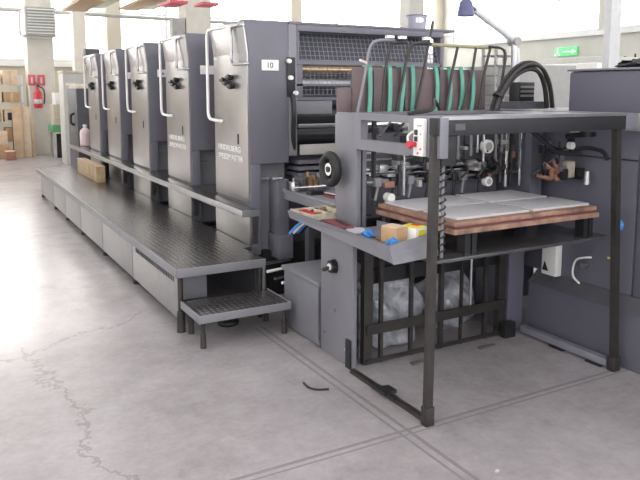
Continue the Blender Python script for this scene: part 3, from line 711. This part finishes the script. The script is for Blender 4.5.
for i, (m, dx) in enumerate((('blue', 0), ('white', .03), ('blue', .06), ('rubber', .09))):
    obj('cable', MB().tube([(2.12 + dx, 4.24, .62), (2.14 + dx, 4.18, .68), (2.20 + dx, 4.18, .71), (2.30, 4.2, .79)], .010, 8, .05), m, fp)

# wrapped bundles on the floor in the cage
for (x, y, w, d, h, sd, lab) in ((2.47, 3.62, .29, .22, .24, 3, 'left clear plastic wrapped bundle behind the feeder cage bars'), (3.02, 3.64, .20, .2, .2, 5, 'right clear plastic wrapped bundle behind the feeder cage bars')):
    q = MB().lump((x, y, h * .8), (w, d, h), sd, .35, 4)
    tag(obj('plastic_bundle', q, 'wrap'), lab, 'wrapped bundle', 'plastic wrapped bundles in the cage')
tag(obj('paper_stack', MB().box(2.16, 2.19, 3.40, 3.44, 0, .36).box(2.16, 2.19, 3.405, 3.435, .362, .40), 'wrap'), 'narrow pale wrapped stack just behind the leftmost cage bars', 'wrapped stack')

# ---------------------------------------------------------------- pile board and sheets
pbd = thing('pile_board', 'brown wooden pile board lying on black blocks over the feeder table', 'board', (2.7, 2.95, .912))
obj('lower_board', MB().box(2.155, 3.175, 2.545, 3.225, .912, .938, .003), 'wood', pbd)
obj('slip_sheet', MB().box(2.18, 3.15, 2.57, 3.20, .938, .950), 'maroon', pbd)
obj('upper_board', MB().box(2.162, 3.165, 2.555, 3.215, .950, .972, .003), 'wood', pbd)
sheets = [((2.215, 2.70, 2.60, 2.87), 'near left stack of white sheets on the brown pile board'),
          ((2.73, 3.155, 2.60, 2.87), 'near right stack of white sheets on the brown pile board, catching bright light'),
          ((2.20, 2.68, 2.905, 3.205), 'far left stack of white sheets on the brown pile board'),
          ((2.715, 3.155, 2.905, 3.205), 'far right stack of white sheets on the brown pile board')]
for (x0, x1, y0, y1), lab in sheets:
    tag(obj('paper_stack', MB().box(x0, x1, y0, y1, .9725, .984, .001), 'paper'), lab, 'paper stack', 'sheet stacks on the pile board')

# ---------------------------------------------------------------- things in the tool tray
ZT = .853
def small(name, mb, m, label, cat, group=None): return tag(obj(name, mb, m), label, cat, group)
cbx = thing('cardboard_box', 'small brown cardboard box in the tool tray beside the yellow packet', 'box', (1.98, 2.78, ZT))
obj('carton', MB().rbox((1.975, 2.79, ZT + .041), (.085, .10, .078), .25, bev=.003), 'card', cbx)
obj('flap', MB().rbox((1.975, 2.79, ZT + .082), (.078, .096, .004), .25), 'card_pale', cbx)
pk = thing('label_packet', 'white packet with a yellow label and red corner in the tool tray by the post', 'packet', (2.07, 2.74, ZT))
obj('packet', MB().rbox((2.078, 2.775, ZT + .037), (.09, .11, .072), .3, bev=.002), 'white', pk)
obj('yellow_label', MB().rbox((2.078, 2.775, ZT + .0745), (.085, .10, .003), .3).rbox((2.094, 2.722, ZT + .04), (.055, .003, .045), .3), 'yellow', pk)
obj('red_corner', MB().rbox((2.10, 2.78, ZT + .078), (.03, .04, .003), .3), 'red', pk)
small('blue_rag', MB().lump((1.925, 2.95, ZT + .018), (.035, .035, .022), 2, .5), 'blue', 'crumpled blue rag in the tool tray, left of the cardboard box', 'rag', 'blue rags in the tool tray')
small('blue_rag', MB().lump((1.92, 2.72, ZT + .016), (.035, .03, .02), 6, .5), 'blue', 'crumpled blue rag in front of the cardboard box in the tool tray', 'rag', 'blue rags in the tool tray')
small('putty_knife', MB().rbox((1.95, 2.90, ZT + .006), (.018, .12, .008), -.4).rbox((1.985, 2.83, ZT + .01), (.03, .05, .015), -.4), 'wood', 'wooden handled putty knife lying between the rags and the cardboard box', 'knife')
nb = thing('notebook', 'closed maroon and black notebook lying in the tool tray', 'notebook', (1.95, 3.38, ZT))
obj('cover', MB().rbox((1.95, 3.30, ZT + .008), (.09, .26, .014), -.16, bev=.002), 'maroon', nb)
obj('spine_strip', MB().rbox((1.965, 3.28, ZT + .0165), (.02, .16, .003), -.16), 'black', nb)
small('paper_slip', MB().rbox((1.96, 3.11, ZT + .003), (.10, .14, .004), -.3), 'paper', 'white paper slip lying flat next to the maroon notebook', 'paper')
small('flat_ruler', MB().rbox((1.89, 3.05, ZT + .004), (.02, .5, .006), -.02), 'steel', 'long steel ruler along the outer lip of the tool tray', 'ruler')
tt = thing('parts_tray', 'cream plastic parts tray with compartments at the left end of the tool tray', 'tray', (2.05, 3.60, ZT))
obj('tray_base', MB().rbox((2.05, 3.60, ZT + .007), (.36, .24, .012), .05, bev=.002), 'cream', tt)
rim = MB()
for dx, dy, sx, sy in ((0, -.125, .36, .01), (0, .125, .36, .01), (-.175, 0, .01, .24), (.175, 0, .01, .24), (-.05, 0, .008, .24), (.06, 0, .008, .24)):
    rim.rbox((2.05 + dx, 3.60 + dy * .92, ZT + .026), (sx, sy, .026), .05)
obj('rim', rim, 'cream', tt)
for i, (x, y, m) in enumerate(((1.925, 3.54, 'red'), (1.93, 3.60, 'red'), (1.925, 3.66, 'red'))): small('red_insert', MB().rbox((x, y, ZT + .026), (.05, .03, .022), .2, bev=.003), m, ['red insert nearest the camera in the cream parts tray', 'middle red insert in the cream parts tray', 'red insert farthest back in the cream parts tray'][i], 'insert', 'red inserts in the parts tray')
small('black_wrench', MB().rbox((2.05, 3.60, ZT + .020), (.03, .16, .012), .1, bev=.003), 'black', 'black wrench in the middle compartment of the cream parts tray', 'wrench')
small('steel_spanner', MB().rbox((2.165, 3.60, ZT + .021), (.03, .13, .012), -.3, bev=.003).cyl((2.185, 3.54, ZT + .015), (2.185, 3.54, ZT + .027), .025, n=12), 'steel', 'steel spanner in the right compartment of the cream parts tray', 'spanner')

for i, (x, y, m, lab) in enumerate(((1.99, 3.56, 'brass', 'brass bolt beside the black wrench in the parts tray'), (2.0, 3.66, 'black', 'black clamp behind the brass bolt in the parts tray'), (2.08, 3.68, 'copper', 'copper brown fitting at the back of the parts tray'))):
    small('loose_fitting', MB().cyl((x - .025, y, ZT + .024), (x + .025, y + .03, ZT + .024), .009, n=10).cyl((x + .015, y + .024, ZT + .024), (x + .028, y + .032, ZT + .024), .014, n=6), m, lab, 'fitting', 'loose fittings in the parts tray')
small('steel_scraper', MB().rbox((1.865, 3.16, ZT + .006), (.05, .16, .006), .05).rbox((1.86, 3.28, ZT + .011), (.03, .09, .016), .05, bev=.003), 'steel', 'steel scraper lying left of the maroon notebook', 'scraper')
# ---------------------------------------------------------------- machine along the right side
sm = thing('side_machine', 'tall blue-grey machine body standing along the right side of the feeder', 'machine', (4.2, 2.2, 0))
obj('lower_body', MB().box(3.425, 5.2, .9, 3.28, .0, .335, .006), 'bluegrey', sm)
obj('ledge', MB().prism([(3.415, .336), (3.50, .41), (5.2, .41), (5.2, .336)], 'y', .9, 3.28), 'paint_d', sm)
obj('upper_body', MB().box(3.50, 5.2, .9, 2.55, .411, 1.46, .008), 'bluegrey', sm)
obj('upper_body', MB().box(3.50, 5.2, 2.56, 3.75, .411, 1.46, .008), 'bluegrey', sm)
obj('top_housing', MB().box(3.52, 5.2, .9, 3.10, 1.462, 1.72, .02), 'bluegrey', sm)
obj('housing_lid', MB().box(3.51, 5.2, .9, 3.11, 1.722, 1.735, .004), 'bluegrey_l', sm)
sbx = obj('switch_box', MB().box(3.46, 3.499, 2.30, 2.63, 1.375, 1.475, .004), 'light_bar', sm)
pf = MB()
for k in range(4): pf.cyl((3.459, 2.60, 1.39 + k * .022), (3.4595, 2.60, 1.39 + k * .022), .006, n=10); pf.cyl((3.459, 2.575, 1.39 + k * .022), (3.4595, 2.575, 1.39 + k * .022), .006, n=10)
bmesh.ops.translate(pf.bm, verts=pf.bm.verts, vec=(.0, 0, 0)); obj('perforation', pf, 'black', sbx)
obj('pipe_bend', MB().tube([(3.49, 2.92, .40), (3.45, 2.95, .45), (3.45, 2.93, .56), (3.45, 2.86, .585), (3.49, 2.84, .585)], .0065, 8, .05), 'white', sm)
obj('nozzle', MB().cyl((3.5, 2.88, .53), (3.46, 2.88, .53), .018, n=12), 'steel', sm)
obj('yellow_mark', MB().box(3.497, 3.4995, 2.70, 2.73, .60, .612), 'yellow', sm)
obj('seam_line', MB().box(3.498, 3.4999, 2.56, 3.2, 1.20, 1.208), 'black', sm)
obj('blue_cap', MB().lathe((3.33, 2.545, .82), [(.012, 0), (.03, .01), (.035, .04), (.025, .06), (.012, .065)]), 'blue', fd)
wp = thing('white_canister', 'white flat canister standing on the ledge behind the feeder table', 'canister', (3.45, 3.1, .411))
obj('body', MB().box(3.44, 3.497, 3.07, 3.19, .411, .70, .008), 'white', wp)
obj('warning_triangle', MB().prism([(3.13, .44), (3.18, .44), (3.16, .50)], 'x', 3.436, 3.4395), 'black', wp)
tag(obj('dark_cloth', MB().lump((4.0, 2.9, 1.767), (.22, .14, .035), 4, .6, 3), 'rubber'), 'crumpled dark cloth lying on top of the blue-grey side machine', 'cloth')
tag(obj('blue_cloth', MB().lump((4.35, 2.55, 1.79), (.14, .16, .06), 8, .5, 3), M['blue']), 'bright blue cloth on top of the side machine at the right edge', 'cloth')

# ---------------------------------------------------------------- tin on the press, lamp
tn = thing('ink_tin', 'lilac grey tin with white marks standing on the roof of the nearest printing unit', 'tin', (3.90, 5.2, 2.126))
obj('can', MB().lathe((3.90, 5.2, 2.126), [(.075, 0), (.08, .005), (.094, .145), (.088, .15)], n=32), 'lilac', tn)
obj('rim', MB().torus((3.90, 5.2, 2.276), .092, .006, 'z'), 'bluegrey_l', tn)
lg = MB()
for a, h in ((-2.25, .045), (-2.12, .045), (-1.95, .05), (-1.84, .05), (-1.7, .04), (-1.6, .03)):
    lg.rbox((3.90 + .093 * math.cos(a), 5.2 + .093 * math.sin(a), 2.23), (.012, .006, h), a + PI / 2)
obj('white_marks', lg, 'white', tn)
lp = thing('work_lamp', 'jointed grey work lamp with dark blue head rising behind the feeder', 'lamp', (3.95, 4.0, 1.46))
obj('stand', MB().cyl((3.96, 4.0, 1.0), (3.93, 4.0, 1.97), .026, n=14).cyl((4.02, 4.02, 1.0), (3.99, 4.02, 1.93), .012, n=10), 'steel', lp)
obj('joint', MB().cyl((3.93, 3.96, 1.975), (3.93, 4.05, 1.975), .032, n=16), 'machine_grey', lp)
obj('arm', MB().cyl((3.93, 4.0, 1.98), (3.52, 4.0, 2.185), .023, n=12).cyl((3.90, 4.02, 2.02), (3.53, 4.02, 2.205), .009, n=8), 'frame', lp)
obj('lamp_head', MB().lathe((3.44, 4.0, 2.14), [(.06, 0), (.062, .02), (.045, .10), (.02, .13)], n=20).cyl((3.44, 4.0, 2.24), (3.53, 4.0, 2.19), .014, n=10), 'lampblue', lp)
obj('base_box', MB().box(3.86, 4.08, 3.86, 4.14, .0, 1.0), 'paint_d', lp)

# small wire on the floor
tag(obj('wire_offcut', MB().tube([(1.70, 3.24, .006), (1.69, 3.17, .006), (1.72, 3.12, .006), (1.78, 3.10, .006)], .006, 6, .05), 'black'), 'short curled black wire lying on the concrete floor', 'wire')
tag(obj('paper_scrap', MB().rbox((2.0, 2.05, .003), (.02, .015, .004), .5), 'paper'), 'tiny white paper scrap on the floor near the front', 'scrap')

# ---------------------------------------------------------------- far left of the hall
ht = thing('fan_heater', 'large louvred fan heater fixed high on the concrete column', 'heater', (2.4, 18.4, 2.92))
obj('housing', MB().box(2.08, 2.78, 18.25, 18.69, 2.93, 3.62, .02), 'machine_pale', ht)
lv = MB()
for k in range(9): lv.rbox((2.45, 18.23, 2.99 + k * .07), (.62, .05, .012), rx=.5)
obj('louvres', lv, 'white', ht); obj('louvre_back', MB().box(2.12, 2.74, 18.242, 18.249, 2.95, 3.6), 'machine_grey', ht)
obj('side_pipes', MB().tube([(2.05, 18.5, 2.95), (1.99, 18.5, 2.95), (1.99, 18.5, 3.5), (2.05, 18.5, 3.5)], .03, 8, .05).tube([(2.07, 18.35, 2.94), (2.03, 18.35, 2.90), (2.6, 18.4, 2.89), (2.8, 18.4, 2.94)], .025, 8, .04), 'frame', ht)
fe = thing('fire_extinguisher', 'red fire extinguisher hanging on the concrete column', 'fire extinguisher', (2.33, 18.58, 1.18))
obj('wall_hook', MB().box(2.31, 2.35, 18.66, 18.699, 1.5, 1.7), 'black', fe)
obj('cylinder', MB().lathe((2.33, 18.58, 1.18), [(.09, 0), (.10, .02), (.10, .36), (.06, .42), (.03, .44), (.03, .54)]), 'red', fe)
obj('label_band', MB().lathe((2.33, 18.58, 1.29), [(.101, 0), (.102, .005), (.102, .10), (.101, .105)]), 'paper', fe)
obj('handle', MB().rbox((2.33, 18.56, 1.74), (.05, .12, .03)).rbox((2.30, 18.56, 1.79), (.04, .14, .02), ry=.3), 'black', fe)
obj('hose', MB().tube([(2.35, 18.55, 1.72), (2.47, 18.55, 1.66), (2.49, 18.55, 1.45), (2.46, 18.55, 1.28)], .014, 8, .06), 'rubber', fe)
for x, lab in ((2.22, 'left of two red and white fire notices above the extinguisher'), (2.44, 'right of two red and white fire notices above the extinguisher')):
    sg = thing('fire_notice', lab, 'sign', (x, 18.68, 1.74), 'fire notices on the column')
    obj('plate', MB().box(x - .085, x + .085, 18.672, 18.699, 1.74, 2.0, .003), 'sign_red', sg)
    obj('pictogram', MB().cyl((x, 18.671, 1.80), (x, 18.668, 1.80), .001, n=6).box(x - .02, x + .025, 18.667, 18.6715, 1.79, 1.92).cyl((x + .005, 18.6715, 1.93), (x + .005, 18.667, 1.93), .018, n=12), 'paper', sg)
for i, (x, w, h, tilt, m) in enumerate(((1.80, .22, 1.28, .10, 'ply'), (2.0, .16, 1.22, .13, 'card_pale'), (2.14, .07, .95, .16, 'ply'))):
    b = MB().rbox((x, 18.25 + i * .05, h / 2), (w, .03, h), rx=-tilt, bev=.003)
    zmin = min(v.co.z for v in b.bm.verts); bmesh.ops.translate(b.bm, verts=b.bm.verts, vec=(0, 0, -zmin))
    tag(obj('wood_board', b, m), ['widest pale board leaning upright against the column', 'middle tan board leaning upright against the column', 'narrowest and shortest board leaning against the column'][i], 'board', 'boards leaning on the column')
tag(obj('floor_stick', MB().cyl((2.55, 18.45, 0), (2.55, 18.66, .75), .012, n=8).box(2.47, 2.63, 18.43, 18.48, 0, .03), 'cream'), 'thin broom standing against the right half of the column', 'broom')
# rack with boxes
rk = thing('storage_rack', 'pale steel storage rack holding cardboard boxes left of the column', 'rack', (1.35, 19.2, 0))
for x in (.62, 1.98):
    for y in (18.9, 19.5): obj('upright', MB().box(x, x + .05, y, y + .05, 0, 2.0), 'frame', rk)
for z in (.30, .80, 1.28, 1.72): obj('shelf', MB().box(.62, 2.03, 18.88, 19.56, z, z + .04), 'machine_pale', rk)
random.seed(5)
cnt = 0
rows = ['bottom shelf', 'second shelf', 'third shelf', 'top shelf']
pos = ['left end', 'middle', 'right end']
for si, z in enumerate((.3405, .8405, 1.3205, 1.7605)):
    for k in range(3):
        w = random.uniform(.32, .40); h = random.uniform(.24, .36); x = .70 + k * .44; d = .5
        m = random.choice(['card', 'card_pale', 'white', 'cream', 'card_pale'])
        b = thing('storage_box', '%s box at the %s of the %s in the rack' % ({'card': 'brown', 'card_pale': 'pale brown', 'white': 'white', 'cream': 'cream'}[m], pos[k], rows[si]), 'box', (x + w / 2, 19.2, z), 'boxes in the storage rack')
        obj('carton', MB().box(x, x + w, 18.92, 18.92 + d, z, z + h, .004), m, b)
        obj('tape', MB().box(x + w / 2 - .03, x + w / 2 + .03, 18.917, 18.9195, z + .02, z + h - .02), 'light_bar' if m in ('white', 'cream') else 'ply', b)
for i, (x, y, w, h, m, lab) in enumerate(((1.38, 18.1, .42, .34, 'card', 'brown carton on the floor in front of the rack, lowest of two'), (1.40, 18.12, .30, .3, 'card_pale', 'pale carton on top of the brown one in front of the rack'), (1.55, 17.55, .22, .2, 'copper', 'small reddish brown carton on the floor at the left edge'))):
    z = .3445 if i == 1 else 0
    b = thing('carton', lab, 'box', (x, y, z), 'cartons on the floor by the rack')
    obj('box_body', MB().box(x - w / 2, x + w / 2, y, y + .4, z, z + h, .004), m, b)
    obj('flap', MB().box(x - w / 2 + .01, x + w / 2 - .01, y + .01, y + .39, z + h, z + h + .004), 'ply', b)
tag(obj('black_tray', MB().box(1.62, 1.96, 18.4, 18.6, .9, 1.08, .01).box(1.70, 1.74, 18.45, 18.55, 0, .9), 'rubber'), 'dark parts bin on a stand between rack and boards', 'bin')
# green cart with crate, pale cabinet
ct = thing('green_bench', 'green topped bench with a dark underside right of the column', 'bench', (2.9, 17.9, 0))
obj('bench_top', MB().box(2.50, 3.2, 17.6, 18.3, .62, .78, .008), 'green', ct)
for x in (2.52, 3.1):
    for y in (17.63, 18.2): obj('leg', MB().box(x, x + .06, y, y + .06, 0, .62), 'machine_pale', ct)
tag(obj('black_crate', MB().box(2.60, 3.08, 17.7, 18.2, 0, .55, .01).box(2.62, 3.06, 17.685, 17.699, .42, .5), 'rubber'), 'black plastic crate on the floor under the green bench', 'crate')
for x, z0, w, h, lab in ((2.55, .781, .55, .5, 'lower cream carton on the green bench'), (2.6, 1.2815, .42, .28, 'upper white carton stacked on the green bench')):
    b = thing('bench_carton', lab, 'box', (x + w / 2, 17.9, z0), 'cartons on the green bench')
    obj('box_body', MB().box(x, x + w, 17.66, 18.2, z0, z0 + h, .005), 'cream' if w > .5 else 'white', b)
    obj('tape', MB().box(x + w / 2 - .03, x + w / 2 + .03, 17.656, 17.6595, z0 + .02, z0 + h - .02), 'card_pale', b)
cab = thing('control_cabinet', 'pale grey control cabinet with a slotted door beyond the delivery', 'cabinet', (2.75, 16, 0))
obj('body', MB().box(2.50, 3.3, 15.8, 16.4, .0, 1.98, .01), 'machine_pale', cab)
obj('vent_slot', MB().box(2.55, 2.75, 15.792, 15.799, 1.72, 1.76), 'white', cab)
obj('roof_plate', MB().box(2.48, 3.32, 15.78, 16.42, 1.981, 2.03, .006), 'cream', cab)
tag(obj('duct_box', MB().box(3.14, 3.46, 16.6, 17.0, 2.22, 2.56, .01).box(3.2, 3.4, 16.7, 16.9, 0, 2.22), 'paint_d'), 'dark grey ventilation box on a post above the far delivery', 'ventilation box')
sg = thing('no_entry_sign', 'round red and white sign hanging on the back wall beyond the delivery', 'sign', (4.2, 20.6, 2.0))
obj('disc', MB().cyl((3.9, 20.8, 2.15), (3.9, 20.76, 2.15), .2, n=24), 'sign_red', sg); obj('bar', MB().box(3.78, 4.02, 20.75, 20.759, 2.12, 2.18), 'paper', sg)
# hanging panels high at left
hp = [(2.95, 14.5, 2.2, .5, 3.26, 'tan', 'tan hanging panel nearest the left column'), (3.5, 15.8, 2.4, .8, 3.52, 'sage', 'sage green hanging panel behind the tan ones'),
      (4.2, 14.4, 2.4, .45, 3.36, 'tan', 'long tan hanging panel in the middle of the group'), (4.8, 15.6, 2.5, .7, 3.55, 'sage', 'sage green hanging panel nearest the second column'),
      (4.2, 13.0, .8, .35, 3.12, 'sign_red', 'red hanging panel in the middle of the group'), (4.9, 13.2, .5, .35, 3.15, 'sign_red', 'red hanging panel next to the second column')]
for x, y, L_, w, z, m, lab in hp:
    z += .12
    t = thing('hanging_panel', lab, 'panel', (x, y, z), 'coloured panels hung under the roof')
    obj('board', MB().box(x - w / 2, x + w / 2, y, y + L_, z, z + .05, .004), m, t)
    for yy in (y + .1, y + L_ - .1): obj('hanger_wire', MB().cyl((x, yy, z + .05), (x, yy, HZ), .008, n=6), 'frame', t)
# second column: cabinet and lamp bracket
tag(obj('wall_cabinet', MB().box(4.70, 4.98, 15.02, 15.3, 2.72, 3.18, .01).box(4.69, 4.71, 15.0, 15.02, 2.75, 3.15), 'machine_grey'), 'small grey box fixed to the side of the second column', 'box')

# ---------------------------------------------------------------- far right of the hall
gm = thing('grey_press', 'mid grey machine housing standing beyond the feeder hoses', 'machine', (10.0, 9.5, 0))
obj('housing', MB().box(9.0, 10.4, 9.0, 10.4, 0, 2.06, .02), 'machine_grey', gm)
obj('door', MB().box(9.9, 10.38, 8.985, 8.999, .4, 1.30, .004), 'machine_pale', gm)
pm = thing('white_press', 'long white machine with a step roof along the right wall', 'machine', (13.5, 11.5, 0))
obj('housing', MB().box(12.4, 16.2, 10.2, 12.4, 0, 2.2, .03), 'white', pm)
obj('hood', MB().box(12.9, 15.2, 10.5, 12.2, 2.201, 2.36, .03), 'machine_pale', pm)
lm = thing('low_press', 'pale grey press housing with open shelf bays seen through the feeder tubes', 'machine', (7.9, 10.2, 0))
obj('housing', MB().box(6.6, 8.9, 10.0, 11.4, 0, 1.9, .02), 'machine_pale', lm)
obj('hood', MB().box(6.9, 8.1, 10.2, 11.2, 1.901, 2.28, .02), 'white', lm)
obj('roller_bay', MB().box(8.2, 8.85, 9.985, 9.999, 1.62, 1.86, .004).box(6.8, 7.9, 9.985, 9.999, 1.1, 1.3), 'machine_grey', lm)
tag(obj('tool_cabinet', MB().box(8.65, 9.3, 12.0, 12.6, 0, 2.45, .01).box(8.68, 9.27, 11.985, 11.999, .3, 2.3, .003), 'machine_grey'), 'tall mid grey cabinet between the pale machines in the background', 'cabinet')
tag(obj('orange_panel', MB().box(6.9, 7.25, 11.5, 11.6, 1.95, 2.45, .01).box(7.0, 7.15, 11.5, 11.6, 0, 1.95), 'ply'), 'small tan board on a post seen between the feeder tubes', 'board')
rc = thing('slat_rack', 'grey slatted drying rack standing between the lamp and the grey machine in the background', 'rack', (8.3, 8.6, 0))
for x in (8.05, 8.52): obj('upright', MB().box(x, x + .04, 8.6, 8.64, 0, 2.3), 'machine_grey', rc); obj('upright', MB().box(x, x + .04, 8.9, 8.94, 0, 2.3), 'machine_grey', rc)
for k in range(7): obj('slat_shelf', MB().box(8.06, 8.55, 8.6, 8.93, 1.2 + k * .16, 1.225 + k * .16), 'paint_l', rc)
ex = thing('exit_sign', 'green lit emergency exit sign on the pale right wall', 'sign', (16.9, 15.0, 2.5))
ey = 15.1
obj('sign_box', MB().box(16.93, 16.99, ey - .42, ey + .42, 2.66, 2.92, .01), 'exit', ex)
obj('running_figure', MB().cyl((16.929, ey + .3, 2.88), (16.922, ey + .3, 2.88), .035, n=10).box(16.922, 16.929, ey + .26, ey + .34, 2.73, 2.84).box(16.922, 16.929, ey + .34, ey + .42, 2.66, 2.72).box(16.922, 16.929, ey + .2, ey + .27, 2.66, 2.74), 'white', ex)
obj('arrow', MB().box(16.922, 16.929, ey - .25, ey + .1, 2.76, 2.80).prism([(ey - .25, 2.70), (ey - .25, 2.86), (ey - .4, 2.78)], 'x', 16.922, 16.929), 'white', ex)
for i, (yy, h) in enumerate(((15.5, .35), (15.25, .3))): tag(obj('spray_bottle', MB().lathe((15.9, 11.9 + i * .3, 2.201), [(.06, 0), (.06, h * .6), (.025, h * .75), (.025, h)], n=14), 'rubber'), ['left dark bottle standing on the white machine under the exit sign', 'right dark bottle standing on the white machine under the exit sign'][i], 'bottle', 'dark bottles on the white machine')
tag(obj('wall_partition', MB().box(16.0, 16.08, 13.6, 20.6, 0, 2.45), 'wall_pale'), 'pale partition standing in front of the right wall', 'partition')

# ---------------------------------------------------------------- world, camera, colour
w = bpy.data.worlds.new('World'); bpy.context.scene.world = w; w.use_nodes = True
bg = w.node_tree.nodes['Background']; bg.inputs['Color'].default_value = (.9, .95, 1, 1); bg.inputs['Strength'].default_value = 1.0
cam = bpy.data.cameras.new('camera'); co_ = bpy.data.objects.new('camera', cam); C.objects.link(co_)
cam.sensor_width = 36; cam.lens = 695 / 640 * 36; cam.shift_y = -60 / 640; cam.clip_end = 200
co_.location = (0, 0, 1.6); co_.rotation_euler = (PI / 2 - math.atan(89 / 695), 0, math.radians(-29.1))
sc = bpy.context.scene; sc.camera = co_
sc.view_settings.view_transform = 'Standard'; sc.view_settings.look = 'None'; sc.view_settings.gamma = 1
sc.view_settings.exposure = 0.15; sc.view_settings.use_curve_mapping = False
